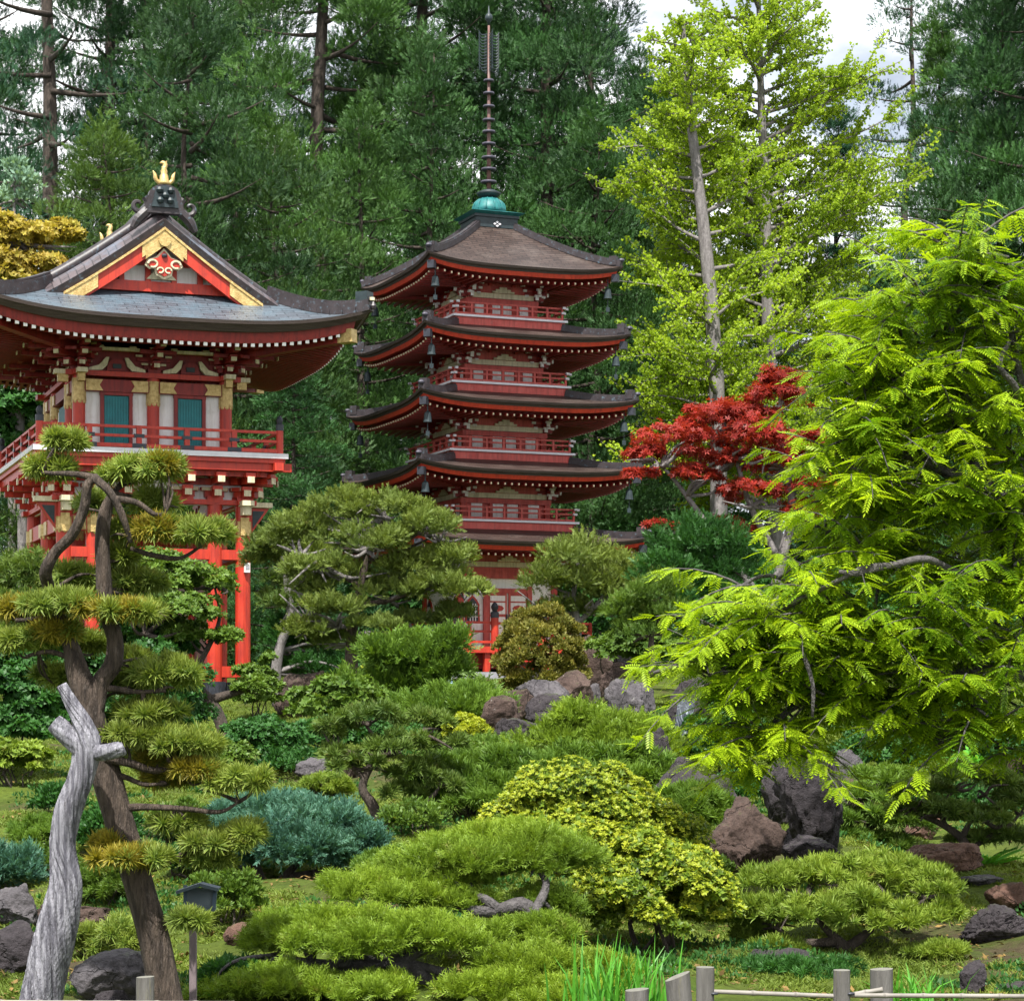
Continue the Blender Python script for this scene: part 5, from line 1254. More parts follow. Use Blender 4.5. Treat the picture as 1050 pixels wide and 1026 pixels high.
def garden():
    near_pine(); right_tree()
    # ---------------- trees of the middle distance
    m = FOLIV
    padtree('spreading_pine', 'broad grey green pine with bare silvery twigs between the gate and the pagoda', 'tree', (361, 705), 40, [(400, 528, 40, 18, 0, m, .7), (345, 530, 45, 20, .3, m, .5), (440, 545, 34, 18, -.2, m, .7), (310, 550, 32, 22, .3, m, .4), (375, 560, 45, 18, -.3, m, .6), (330, 590, 50, 18, 0, m, .5), (425, 585, 40, 18, .2, m, .5),
             (460, 575, 26, 16, 0, m, .8), (450, 605, 34, 16, -.2, m, .6), (475, 608, 22, 12, -.3, m, .9), (400, 610, 36, 15, .2, m, .4), (345, 628, 34, 14, -.3, m, .5), (315, 605, 28, 20, .3, m, .3), (430, 640, 32, 13, .3, m, .3), (320, 650, 25, 12, -.2, m, .6), (385, 645, 26, 10, -.4, m, .6), (470, 632, 18, 10, .1, m, .5), (345, 660, 24, 10, .2, m, .4)],
            'frond', .17, [[(361, 715, 8), (361, 690, 7), (360, 660, 6), (365, 625, 4.5), (372, 590, 4), (380, 555, 3), (395, 530, 1.5)], [(361, 655, 3), (390, 650, 2), (420, 655, 2), (440, 660, 1)], [(366, 620, 3), (400, 615, 2.5), (440, 600, 2), (470, 590, 1.2)], [(370, 600, 3), (340, 585, 2), (310, 570, 1.5)], [(362, 650, 3), (340, 640, 2.4), (310, 640, 1.5)], [(376, 575, 2.5), (410, 565, 1.8), (445, 550, 1)]],
            BARKP, 1.1, 62, .40, .9, 3, twn=9, twm=BARKG)
    padtree('leaning_pine', 'smaller dark pine with a pale leaning trunk behind the broad grey green pine', 'tree', (285, 720), 42.5, [(290, 575, 34, 26, .3, m, .25), (291, 620, 22, 24, .3, FPIN, .2), (315, 665, 25, 20, .6, FPIN, .3), (286, 660, 15, 24, .4, FDRK, .5), (330, 690, 34, 18, .6, FDRK, .4)], 'frond', .20,
            [[(284, 725, 6), (283, 690, 5.5), (288, 660, 5), (298, 635, 4.5), (296, 610, 4), (290, 570, 2)]], BARKG, 1.2, 75, .45, .9, 4)
    padtree('broadleaf_tree', 'glossy light green broadleaf tree with dark crooked limbs in front of the red gate columns', 'tree', (228, 775), 32, [(160, 588, 45, 18, .3, FMID, .7), (200, 600, 34, 18, 0, FMID, .8), (118, 600, 28, 18, .4, FDRK, .6), (180, 630, 44, 18, -.2, FMID, .5), (130, 645, 34, 18, .5, FDRK, .6), (196, 655, 34, 15, .2, FMID, .6),
             (165, 665, 34, 15, .5, FDRK, .7), (232, 655, 20, 12, -.1, FMID, .9), (182, 694, 28, 12, -.2, FMID, .9), (262, 706, 18, 11, .0, FMID, .6)], 'whorl', .085,
            [[(232, 785, 8), (228, 745, 7), (212, 715, 6), (190, 698, 5), (170, 680, 4), (150, 650, 2.5), (140, 610, 1.5)], [(214, 718, 5), (240, 710, 4), (262, 704, 2)], [(192, 698, 4), (210, 670, 3), (225, 635, 2), (220, 600, 1)]], BARKD, 1.0, 60, .42, .9, 6)
    padtree('red_maple', 'red leaved maple with grey branches beside the lower pagoda roofs', 'tree', (800, 690), 47, [(700, 452, 46, 15, 0, FMAPR, .8), (665, 468, 24, 12, .2, FMAPR, .7), (745, 432, 46, 17, -.2, FMAPR, .8), (790, 412, 34, 18, .1, FMAPR, .5), (803, 392, 24, 12, .1, FMAPR, .3), (775, 455, 46, 20, -.3, FMAPR, .6), (730, 475, 44, 15, .1, FMAPR, .6), (800, 480, 40, 20, .2, FMAPR, .4),
             (770, 508, 44, 15, -.1, FMAPR, .5), (822, 530, 30, 16, .2, FMAPR, .6), (745, 540, 22, 10, .3, FMAPR, .3), (832, 462, 26, 18, .1, FMAPR, .4), (838, 500, 26, 16, 0, FMAPR, .5), (765, 430, 30, 16, .1, FMAPR, .6), (715, 490, 30, 10, -.1, FMAPR, .7), (658, 487, 16, 8, 0, FMAPR, .9), (672, 538, 12, 5, 0, FMAPR, .8), (748, 548, 26, 12, .2, FMAPR, .1), (692, 541, 10, 4, .1, FMAPR, .9)], 'star', .115,
            [[(802, 700, 7), (790, 640, 6.5), (800, 580, 5.5), (812, 520, 4), (800, 440, 2), (800, 400, 1)], [(792, 635, 5), (750, 570, 4), (720, 530, 3), (690, 490, 2), (670, 470, 1)], [(800, 575, 4), (770, 520, 3), (755, 470, 2), (745, 440, 1)], [(786, 620, 3), (735, 590, 2.4), (700, 560, 2), (675, 540, 1)]], BARKG, 2.0, 15, .46, .9, 8, core=.05, flat=.7, twn=5)
    padtree('round_shrub_tree', 'rounded light green tree touching the right end of the lowest pagoda roof', 'tree', (592, 665), 50, [(595, 575, 44, 20, 0, m, .8), (625, 588, 34, 22, .2, m, .6), (565, 600, 30, 18, -.2, m, .6), (600, 612, 44, 22, -.1, m, .5), (640, 610, 24, 20, .1, m, .3), (580, 630, 30, 16, .2, m, .3), (640, 628, 18, 15, .2, m, .4)], 'frond', .2,
            [[(592, 675, 5), (592, 640, 4), (588, 610, 3), (595, 580, 1.5)], [(592, 640, 3), (620, 610, 2), (630, 590, 1)]], BARKG, 1.1, 55, .45, .9, 12)
    padtree('dark_rounded_tree', 'dark green rounded evergreen under the red maple', 'tree', (705, 680), 44.5, [(715, 560, 42, 28, 0, FDRK, .4), (690, 590, 34, 26, -.2, FDRK, .5), (740, 590, 40, 30, .3, FDRK, .3), (720, 620, 50, 24, -.1, FDRK, .4)], 'frond', .18, [[(705, 690, 6), (708, 640, 4), (715, 590, 2)]], BARKD, 1.2, 60, .42, .9, 13)
    padtree('low_green_tree', 'mid green layered bush between the rounded tree and the feathery bright tree', 'shrub', (668, 690), 42, [(672, 612, 34, 18, 0, FMID, .5), (645, 630, 24, 16, .2, FMID, .6), (690, 634, 30, 14, -.1, FMID, .6), (660, 650, 36, 14, .1, FMID, .4)], 'frond', .17, [[(668, 695, 5), (668, 650, 3), (672, 620, 1.5)]], BARKD, 1.1, 55, .45, .9, 14)
    padtree('crooked_pine', 'small open pine with a dark crooked trunk standing on the lawn', 'tree', (392, 850), 21.4, [(380, 735, 40, 12, 0, FPIN, .5), (430, 742, 34, 12, .2, FPIN, .6), (345, 752, 22, 12, .1, FPIN, .4), (400, 765, 44, 12, -.2, FPIN, .5), (455, 765, 24, 10, .1, FPIN, .4), (370, 785, 26, 10, -.1, FPIN, .6), (430, 792, 32, 11, .2, FPIN, .3), (410, 815, 24, 9, .1, FPIN, .5), (455, 805, 16, 8, 0, FPIN, .4), (340, 775, 16, 8, 0, FPIN, .5)], 'tuft', .10,
            [[(394, 858, 7), (390, 845, 6.5), (382, 825, 5.5), (372, 808, 4.5), (380, 785, 4), (392, 768, 3), (380, 750, 2), (372, 738, 1)], [(390, 843, 4.5), (410, 838, 3.6), (430, 828, 3), (447, 812, 2), (452, 800, 1)], [(384, 780, 3), (410, 768, 2), (435, 752, 1)], [(376, 800, 3), (355, 780, 2), (345, 765, 1)]], BARKD, .75, 15, .42, .9, 16, core=.15)
    padtree('bonsai_pine', 'small trained pine with a short dark trunk and lichen grey branches beside the red rocks', 'tree', (984, 898), 17.4, [(985, 798, 34, 12, 0, FPIN, .7), (945, 812, 28, 12, .1, FPIN, .5), (1020, 806, 32, 12, .15, FPIN, .6), (1045, 825, 24, 14, .1, FPIN, .5), (965, 835, 34, 11, -.1, FPIN, .5), (1010, 838, 36, 13, -.05, FPIN, .4), (930, 832, 16, 8, 0, FPIN, .6), (1040, 862, 26, 12, .1, FPIN, .4), (1000, 862, 24, 8, .1, FPIN, .5)], 'tuft', .075,
            [[(982, 905, 7.5), (984, 888, 6.5), (992, 873, 6), (985, 858, 4), (968, 846, 3.4), (945, 835, 2.6), (932, 825, 1.2)], [(992, 872, 4), (1010, 860, 3), (1030, 850, 2.6), (1045, 835, 1.4)], [(986, 858, 3.5), (1000, 838, 2.6), (1022, 848, 2.4, -.1), (1030, 835, 2, -.1), (1010, 815, 1.2)], [(970, 846, 2.5), (962, 826, 2), (980, 810, 1.2)]], BARKD, .9, 20, .42, .9, 18, core=.15)
    ginkgo('yellow green ginkgo with pale trunk, the left of the two trunks right of the pagoda', 68, [(744, 690, 10), (738, 560, 9), (736, 430, 8.2), (730, 320, 7.2), (720, 220, 6), (708, 120, 4.5), (702, 50, 3), (700, 15, 1.5)], 21, [3.9, 3.7, 3.3, 2.0, .7], 1.25)
    ginkgo('taller yellow green ginkgo with its trunk half hidden in leaves, behind the left one', 72, [(800, 690, 9), (795, 560, 8.5), (790, 420, 7.5), (787, 300, 6.5), (784, 190, 5), (780, 90, 3.6), (778, 10, 2.4), (776, -45, 1.2)], 22, [5.2, 5.0, 4.4, 2.6, .8], 1.6)
    padtree('autumn_maple', 'yellow orange maple crown behind the left slope of the gate roof', 'tree', (25, 700), 58, [(20, 250, 40, 22, 0, FGOLD, .7), (60, 245, 24, 14, .3, FGOLD, .9), (-10, 235, 34, 18, .3, FGOLD, .5), (35, 275, 40, 16, .1, FGOLD, .4), (0, 290, 50, 30, 0, FGOLD, .4), (20, 420, 40, 30, 0, FDRK, .6), (0, 460, 40, 40, .5, FDRK, .5)], 'whorl', .16, [[(25, 710, 6), (22, 500, 5), (18, 350, 4), (20, 250, 1.5)]], BARKG, 1.2, 55, .42, .9, 23)
    padtree('pale_tree', 'small silvery grey green tree above the yellow orange maple', 'tree', (12, 690), 63, [(20, 190, 22, 14, 0, FGREY, .7), (5, 205, 18, 14, .3, FGREY, .5), (28, 210, 18, 14, .3, FGREY, .6), (14, 175, 14, 10, 0, FGREY, .6)], 'leaf', .16, [[(12, 690, 5), (13, 400, 4), (14, 260, 2.5), (15, 190, 1)]], BARKG, 1.3, 26, .45, .9, 24, core=.1)
    # ---------------- shrubs
    sh = shrub
    sh('round_shrub', 'clipped dome shrub with rust tinged small leaves beside the pagoda steps', 556, 716, 104, 96, FRUST, 'leaf', .075, 200, .15, 190, 1, BARKG, .95, rough=.03, core=.55, lo=-.75)
    sh('feathery_shrub', 'feathery bright green shrub in front of the pagoda veranda', 414, 745, 92, 90, FGRN, 'frond', .34, 40, .26, 70, 2, up=1.0, rough=.34)
    sh('feathery_shrub', 'low feathery green shrub below the taller bright one, left of the brown rocks', 462, 756, 110, 40, FGRN, 'frond', .28, 46, .22, 80, 3, up=.9, rough=.28)
    sh('leafy_shrub', 'leafy yellow green bush at the foot of the broad pine', 350, 752, 110, 60, FMID, 'whorl', .11, 60, .22, 46, 4)
    sh('leafy_shrub', 'yellow green leafy tuft behind the trunk of the broad pine', 375, 718, 60, 36, FYELT, 'whorl', .10, 26, .3, 36, 5)
    sh('dark_shrub', 'dark small leaved bush on the slope below the gate plinth', 272, 792, 96, 56, FDRK, 'whorl', .06, 90, .2, 60, 6)
    sh('gold_juniper', 'golden green spreading juniper below the rock pile', 622, 806, 168, 70, FCYP, 'frond', .16, 120, .17, 80, 7, depth=.6, tone=.55, up=.35)
    sh('gold_juniper', 'small golden juniper mound at the foot of the spreading one', 668, 806, 60, 32, FCYP, 'frond', .14, 40, .25, 80, 8)
    sh('ground_juniper', 'low fresh green juniper running along the slope behind the yellow tipped bush', 560, 835, 270, 66, FGRN, 'tuft', .12, 150, .12, 40, 9, depth=.45, tone=.35, flat=.6)
    sh('ground_juniper', 'short fresh green juniper left of the yellow tipped bush', 490, 838, 100, 40, FGRN, 'tuft', .10, 60, .2, 40, 10, tone=.3)
    sh('ground_juniper', 'narrow green juniper strip beside the purple rock', 700, 860, 90, 50, FGRN, 'tuft', .10, 60, .2, 40, 11, tone=.3)
    # yellow tipped bush, two domes of one plant
    sh('yellow_tipped_bush', 'big bush of small round leaves, upper dome covered in new yellow leaves', 600, 950, 260, 158, FYEL, 'whorl', .043, 190, .15, 80, 12, depth=.75, tone=.35, tips=(FYELT, .031, 110, 'whorl'), rough=.06, Y=15.2)
    sh('yellow_tipped_bush', 'lower darker yellow tipped bush reaching towards the fence posts', 672, 988, 196, 126, FYEL, 'whorl', .042, 150, .17, 80, 13, depth=.75, tone=.35, tips=(FYELT, .031, 62, 'whorl'), rough=.1, Y=13.6)
    # thread cypress: layered pads on grey limbs
    m = FCYP
    padtree('thread_cypress', 'wide layered golden green cypress with twisted grey limbs at the bottom of the garden', 'shrub', (400, 1050), 12.4, [(520, 872, 80, 22, .9, m, .6), (440, 905, 70, 20, .7, m, .55), (560, 890, 60, 26, .8, m, .4), (480, 890, 60, 22, .6, m, .6), (390, 920, 60, 18, .4, m, .7), (455, 928, 50, 12, .5, m, .5), (560, 935, 40, 18, .7, m, .3), (545, 962, 44, 16, .25, m, .6), (330, 960, 60, 22, .1, m, .6), (400, 962, 66, 20, -.1, m, .8), (470, 968, 44, 14, .0, m, .7), (285, 970, 40, 22, .2, m, .4),
             (540, 980, 50, 20, .5, m, .3), (350, 972, 70, 14, -.2, m, .7), (285, 1015, 60, 16, -.3, m, .7), (360, 1020, 60, 14, -.4, m, .7), (240, 1022, 40, 14, -.2, m, .6), (540, 1000, 60, 22, -.1, m, .5), (600, 1010, 50, 24, .1, m, .4), (500, 1018, 50, 16, -.3, m, .7), (570, 1026, 60, 14, -.4, m, .6)], 'thread', .085,
            [[(470, 1060, 12), (450, 1020, 11), (430, 1000, 10), (400, 985, 8), (360, 990, 7), (310, 985, 4), (285, 978, 2)], [(430, 1000, 8), (415, 985, 7), (440, 970, 5), (470, 960, 3)], [(560, 1060, 11), (550, 980, 9, .4), (540, 930, 8, .45), (505, 934, 6.5, .4), (478, 932, 5.5, .4), (460, 920, 3, .5)], [(512, 934, 6, .4), (498, 922, 5, .4), (478, 915, 3, .5)], [(545, 940, 6, .45), (560, 905, 4, .6), (540, 880, 2, .8)], [(360, 990, 6), (345, 1000, 5), (330, 1012, 3)], [(410, 985, 5), (470, 1000, 5), (500, 1010, 3)], [(505, 934, 4, .4), (450, 925, 3, .5), (400, 920, 1.5, .4)]],
            BARKC, 1.5, 90, .34, .75, 30, core=.3, flat=.6, up=.4, lo=-.1)
    padtree('blue_juniper', 'blue green juniper with drooping shaggy edge over deep shade', 'shrub', (275, 935), 17, [(255, 843, 50, 16, .5, FBLUE, .6), (320, 848, 55, 18, .3, FBLUE, .7), (365, 866, 28, 16, .1, FBLUE, .4), (260, 862, 50, 20, 0, FBLUE, .3), (310, 875, 46, 20, -.2, FBLUE, .25), (225, 880, 26, 16, 0, FBLUE, .2), (340, 880, 24, 16, -.1, FBLUE, .15), (290, 833, 46, 12, .7, FBLUE, .9)], 'frond', .12,
            [[(275, 945, 10), (270, 915, 8), (262, 890, 6), (255, 860, 2)], [(272, 920, 6), (300, 890, 4), (325, 865, 2)], [(272, 920, 6), (235, 905, 4), (215, 895, 2)], [(290, 900, 5), (340, 890, 3), (365, 872, 1.5)]], BARKD, 1.5, 75, .36, .8, 31, up=.25, core=.3, flat=.7)
    sh('blue_juniper', 'small blue green juniper clump at the left edge above the grey boulders', 4, 920, 62, 44, FBLUE, 'frond', .12, 40, .3, 60, 32, tone=.5)
    # right hand side
    padtree('spreading_azalea', 'wide low bush of yellow green tufts on dark stems beside the yellow tipped bush', 'shrub', (872, 1000), 13.9, [(800, 905, 40, 16, .3, FAZA, .7), (850, 900, 50, 18, .3, FAZA, .8), (905, 895, 50, 16, .4, FAZA, .8), (950, 915, 36, 18, .2, FAZA, .6), (790, 940, 36, 20, .1, FAZA, .5), (835, 940, 40, 16, -.1, FAZA, .6), (915, 945, 46, 16, -.1, FAZA, .8), (875, 925, 40, 14, .0, FAZA, .6), (960, 940, 24, 14, .1, FAZA, .6), (800, 975, 30, 10, -.1, FAZA, .5), (770, 960, 20, 14, .2, FAZA, .4)], 'tuft', .07,
            [[(872, 1005, 9), (872, 985, 9), (866, 972, 8), (850, 955, 4), (830, 935, 2)], [(868, 972, 6), (890, 955, 4), (915, 935, 2)], [(880, 1000, 7), (905, 1002, 4), (915, 1006, 2)], [(860, 965, 5), (820, 965, 4), (795, 950, 2)], [(895, 950, 3), (930, 935, 2), (950, 920, 1)]], BARKD, 1.2, 24, .40, .8, 33, core=.2, up=.8)
    padtree('cloud_pine', 'bright green cloud pruned mound pine beside the tall rock', 'shrub', (885, 890), 19.4, [(905, 800, 36, 11, .2, FGRN, .7), (880, 818, 34, 12, 0, FGRN, .8), (922, 815, 30, 12, .2, FGRN, .7), (875, 840, 32, 12, -.1, FGRN, .6), (910, 842, 32, 11, 0, FMID, .5), (868, 866, 26, 12, -.2, FGRN, .4), (900, 868, 34, 10, .0, FMID, .4), (930, 845, 20, 14, .2, FMID, .4)], 'tuft', .085,
            [[(885, 895, 6), (888, 860, 5), (892, 830, 3), (900, 805, 1.5)], [(888, 860, 3), (870, 845, 2)], [(890, 850, 3), (920, 830, 2)]], BARKD, 1.2, 26, .42, .9, 34, core=.25, up=.8)
    # left hand side
    sh('dense_shrub', 'dense dark green bush against the left gate columns', 40, 745, 140, 110, FDRK, 'whorl', .09, 90, .2, 60, 40)
    sh('pine_shrub', 'grey green pine bush under the left side of the gate', 28, 700, 120, 134, FPIN, 'tuft', .14, 70, .24, 34, 41, Y=36)
    sh('dense_shrub', 'dark leafy bush behind the trunk of the near pine', 130, 782, 150, 120, FDRK, 'whorl', .085, 110, .2, 60, 42)
    sh('dense_shrub', 'dark green bush at the left edge behind the grey pot', -5, 800, 130, 130, FDRK, 'whorl', .085, 90, .2, 60, 43)
    sh('round_leaf_bush', 'bright yellow green round leaved bush at the left edge beside the grey pot', 12, 806, 72, 50, FAZA, 'whorl', .06, 50, .25, 50, 44, tone=.6)
    sh('conical_shrub', 'yellow green pointed shrub in front of the dark base of the gate', 262, 742, 52, 66, FMID, 'whorl', .07, 60, .25, 60, 45, tone=.7)
    sh('low_shrub', 'low green mound on the lawn behind the near pine', 200, 868, 90, 46, FMID, 'leaf', .04, 60, .22, 120, 46)
    sh('low_shrub', 'dark green mound behind the bleached trunk', 108, 882, 86, 52, FDRK, 'leaf', .04, 60, .22, 120, 47)
    sh('low_shrub', 'yellow green low tuft between the bleached trunk and the brown pine trunk', 100, 985, 60, 30, FPINE, 'tuft', .06, 30, .3, 24, 48, tone=.7)
    sh('low_shrub', 'yellow needled mound on the grey boulder beside the brown pine trunk', 128, 990, 70, 44, FPINE, 'longtuft', .07, 26, .3, 16, 49, tone=.9)
    sh('low_shrub', 'green mound behind the roofed garden sign', 232, 955, 90, 60, FMID, 'leaf', .035, 70, .2, 120, 50)
    sh('low_shrub', 'tufted green mound above the flat brown rock on the left bank', 110, 930, 90, 46, FMID, 'tuft', .06, 50, .25, 26, 51)
    sh('low_shrub', 'dark green cover at the foot of the cypress and round rock', 245, 1040, 110, 56, FDRK, 'leaf', .035, 70, .2, 110, 52, Y=12.3)
    sh('dark_shrub', 'dark bush in the shade under the feathery bright tree', 960, 775, 150, 60, FDRK, 'whorl', .09, 80, .2, 50, 53)
    sh('dark_shrub', 'dark bush at the right edge behind the bonsai pine', 1050, 800, 90, 70, FDRK, 'whorl', .09, 60, .2, 50, 54)
    sh('dark_shrub', 'dark green shrub beside the waterfall', 745, 800, 90, 80, FDRK, 'whorl', .08, 60, .2, 50, 55)
    sh('low_shrub', 'low dark green cover under the spreading azalea', 815, 1025, 130, 40, FDRK, 'tuft', .05, 60, .2, 26, 56, Y=12.8)
    sh('leafy_shrub', 'green shrub between the dark rounded tree and the rocks', 650, 690, 90, 44, FMID, 'whorl', .1, 50, .22, 46, 57, Y=43.5)
    sh('leafy_shrub', 'shaded green shrub behind the pagoda veranda on the left', 440, 700, 90, 60, FDRK, 'whorl', .1, 50, .22, 46, 58, Y=55)
    sh('leafy_shrub', 'dark shrub far behind the maple trunk', 800, 690, 150, 120, FDRK, 'whorl', .13, 90, .2, 60, 59, Y=56)
    fill = [('low_shrub', 'low dark mound on the slope left of the crooked pine', 300, 800, 70, 30, FDRK, 'leaf', .05), ('low_shrub', 'yellow green tufted mound between the lawn stones', 335, 820, 60, 24, FAZA, 'tuft', .07),
            ('low_shrub', 'fine leaved green mound under the crooked pine', 425, 858, 80, 34, FMID, 'leaf', .045), ('low_shrub', 'green mound in front of the rough brown rock', 500, 790, 70, 34, FGRN, 'frond', .12),
            ('low_shrub', 'olive mound on the slope right of the feathery shrubs', 470, 795, 70, 36, FMID, 'whorl', .06), ('low_shrub', 'dark trailing mound below the foot of the broad pine', 400, 775, 90, 36, FDRK, 'whorl', .07),
            ('low_shrub', 'bright small mound left of the rough brown rock', 478, 762, 46, 26, FYELT, 'whorl', .06), ('low_shrub', 'dark low mound at the head of the lawn', 330, 770, 90, 30, FDRK, 'whorl', .07),
            ('low_shrub', 'olive low bush left of the dark bush below the gate', 222, 800, 70, 40, FMID, 'whorl', .06), ('low_shrub', 'green tuft between the blue juniper and the cypress', 395, 900, 60, 26, FGRN, 'tuft', .06),
            ('low_shrub', 'dark creeping mound at the left of the blue juniper', 195, 905, 60, 40, FDRK, 'leaf', .04), ('low_shrub', 'olive mound below the small dark rocks at the left edge', 52, 900, 60, 34, FMID, 'leaf', .04),
            ('low_shrub', 'bright green mound on the left lawn', 40, 870, 70, 28, FGRN, 'tuft', .06), ('low_shrub', 'dark small bush on the left lawn below the round leaved one', 60, 840, 60, 34, FDRK, 'leaf', .05),
            ('low_shrub', 'low green mound at the foot of the large brown rock', 720, 905, 70, 30, FMID, 'leaf', .04), ('low_shrub', 'low tufted mound left of the flat lawn stone', 935, 915, 70, 26, FAZA, 'tuft', .055),
            ('low_shrub', 'dark green bush between the tall rock and the waterfall', 760, 830, 60, 46, FDRK, 'whorl', .06), ('low_shrub', 'dark fern like bush behind the cloud pine', 900, 800, 110, 46, FDRK, 'whorl', .07),
            ('low_shrub', 'low dark mound behind the bonsai pine', 1000, 845, 110, 44, FDRK, 'leaf', .05), ('low_shrub', 'small mound of moss green leaves under the pitted rock', 960, 985, 56, 18, FAZA, 'tuft', .045),
            ('low_shrub', 'green mound right of the golden juniper', 650, 822, 110, 30, FMID, 'leaf', .05)]
    for n_, (nm, lab, a, b, w_, h_, mt, T_, sz) in enumerate(fill): sh(nm, lab, a, b, w_, h_, mt, T_, sz, 50, .24, 60 if T_ in ('leaf', 'whorl') else 22, 200+n_)
    # the far understorey reads as one mass
    g = rng(60); C = []; cc = []
    for x in np.arange(-60, 1140, 22):
        for Yq, h in ((64, 2.4), (78, 4.5)):
            Yv = Yq+g.uniform(-3, 3)
            if 395 < x < 650 and Yq < 70: Yv = 69
            X = (x-CX)*Yv/F; z = float(gz(X, Yv))
            for q in range(5): r = g.uniform(.6, 1.2); C.append((X+g.normal()*.4, Yv+g.normal()*.5, z+h*g.uniform(0, 1))); cc.append((r, r, r*.8))
    pos, d, tn = puff(g, C, cc, 80, None, .3)
    o = leafmesh('undergrowth', inst(TS['whorl'], pos, d, .22*g.uniform(.7, 1.2, len(pos)), tn, g), FDRK); o['kind'] = 'stuff'
    # ferns and blades
    blades('iris_plant', 'tall fresh green iris blades beside the left fence stump', 'iris', 632, 1048, 100, 92, FIRIS, 130, 70, 11.2, .45, .014)
    blades('iris_plant', 'short bright green blade clump behind the right fence rail', 'iris', 935, 1040, 70, 56, FIRIS, 70, 71, 11.6, .7, .016)
    fern('green fern at the foot of the round brown rock', 250, 1012, 64, 72)
    fern('second fern below the first, beside the sign post', 228, 1022, 54, 73)
    fern('small fern right of the bonsai pine trunk', 1012, 888, 60, 74)
    fern('small fern under the dark bushes on the right bank', 1005, 785, 70, 75)
    # ---------------- rocks
    rk = rock
    rk('tall dark standing rock with a pale lichen spot behind the split rock', 830, 872, 76, 116, RDARK, 1, .7, fine=.1)
    rk('large brown rock streaked with pale lichen at the end of the bank', 764, 896, 88, 80, RBROWN, 2, .8, cut=18, fine=.08)
    rk('long purple grey rock sloping towards the waterfall', 700, 838, 66, 62, RDARK, 3, .9)
    rk('low dark rock between the brown rock and the cloud pine', 834, 893, 66, 36, RDARK, 4)
    rk('small dark rock wedged beside the tall standing rock', 818, 868, 34, 22, RDARK, 5)
    rk('pale lichen topped rock right of the tall standing rock', 874, 820, 44, 52, RGREY, 6)
    rk('reddish slab rock lying behind the bonsai trunk', 968, 897, 84, 34, RRED, 7, tilt=-.25)
    rk('orange brown rock under the left branches of the bonsai', 945, 862, 44, 30, RRED, 8)
    rk('pitted black rock on the lawn at the right edge', 1022, 966, 80, 38, RDARK, 9, fine=.12)
    rk('angular pink grey rock at the right edge above the pitted one', 1034, 934, 50, 32, RRED, 10, tilt=-.4)
    rk('flat grey stone in the lawn beside the bonsai trunk', 1006, 910, 50, 12, RGREY, 11)
    rk('small rough rock behind the right fence rail', 998, 1018, 28, 34, RDARK, 12, Y=12.4)
    rk('low dark rock at the lower right corner', 1040, 1024, 40, 18, RDARK, 13, Y=12.4)
    rk('dark pitted rock under the spreading azalea', 806, 1008, 76, 36, RDARK, 14, Y=13.2)
    rk('speckled rock under the dome shrub', 552, 732, 66, 36, RGREY, 20)
    rk('smooth dark round boulder in the rock pile', 562, 742, 48, 32, RDARK, 21, cut=3)
    rk('rough brown rock at the left of the rock pile', 511, 756, 46, 44, RBROWN, 22)
    rk('brown cave like rock at the right of the rock pile', 604, 716, 50, 66, RBROWN, 23)
    rk('pale grey rock at the top of the rock pile', 626, 690, 54, 40, RGREY, 24)
    rk('brown rock leaning behind the little standing stone', 632, 724, 34, 46, RBROWN, 25)
    rk('little upright standing stone with a pale cap', 610, 722, 13, 22, RGREY, 26, cut=4)
    rk('small grey rock left of the rough brown one', 498, 722, 24, 22, RGREY, 27)
    rk('low brown rock between the round boulder and the rough rock', 530, 740, 40, 34, RBROWN, 28)
    rk('brown rock beside the foot of the leaning pine', 308, 735, 56, 48, RBROWN, 30)
    rk('grey rock on top of the brown one by the leaning pine', 316, 712, 34, 32, RGREY, 31)
    rk('grey lawn stone nearest to the blue juniper', 322, 802, 40, 26, RGREY, 32)
    rk('upright brown lawn stone behind the crooked pine', 357, 800, 24, 34, RBROWN, 33)
    rk('small pale lawn stone right of the crooked pine', 457, 782, 18, 14, RGREY, 34)
    rk('light brown round rock at the foot of the blue juniper', 248, 976, 38, 30, RRED, 35, cut=4)
    rk('grey boulder at the left edge under the small blue juniper', 14, 950, 52, 44, RGREY, 40)
    rk('dark boulder at the left edge beside the dead trunk', 18, 1000, 54, 56, RDARK, 41)
    rk('flat brown rock in the grass between the two leaning trunks', 76, 956, 86, 30, RBROWN, 42)
    rk('large grey boulder behind the foot of the brown pine trunk', 118, 1032, 92, 56, RGREY, 43, Y=12.1)
    rk('dark low boulder at the bottom between the two trunks', 115, 1040, 44, 26, RDARK, 44, Y=11.6)
    rk('large dark rock in the shade under the feathery bright tree', 905, 782, 70, 44, RDARK, 45)
    rk('brown rock in the shade at the right edge', 1044, 792, 50, 56, RBROWN, 46)
    rk('small pale stone in the shaded grass under the feathery tree', 938, 784, 16, 12, RRED, 47)
    rk('dark rock left of the waterfall', 676, 805, 34, 60, RDARK, 48)
    rk('dark rock wall behind the waterfall', 712, 762, 56, 70, RDARK, 49, Y=31)
    rk('broad brown rock in the middle of the rock pile', 580, 726, 60, 40, RBROWN, 50)
    rk('dark rock below the round boulder, half buried', 536, 766, 60, 30, RDARK, 51)
    rk('grey brown rock at the right foot of the rock pile', 646, 735, 54, 40, RGREY, 52)
    rk('tall narrow dark rock left of the standing one', 800, 846, 40, 70, RDARK, 53)
    rk('brown rock in the shade right of the tall standing rock', 862, 846, 50, 50, RBROWN, 54)
    rk('dark flat topped rock behind the large brown one', 735, 842, 56, 48, RDARK, 55)
    # waterfall
    mW, nt, out = newmat('falling_water'); v = coords(nt, (14, 14, 1.2)); n1 = noise(nt, v, 2, 6, .6)
    p = N(nt, 'ShaderNodeBsdfPrincipled'); p.inputs['Roughness'].default_value = .12
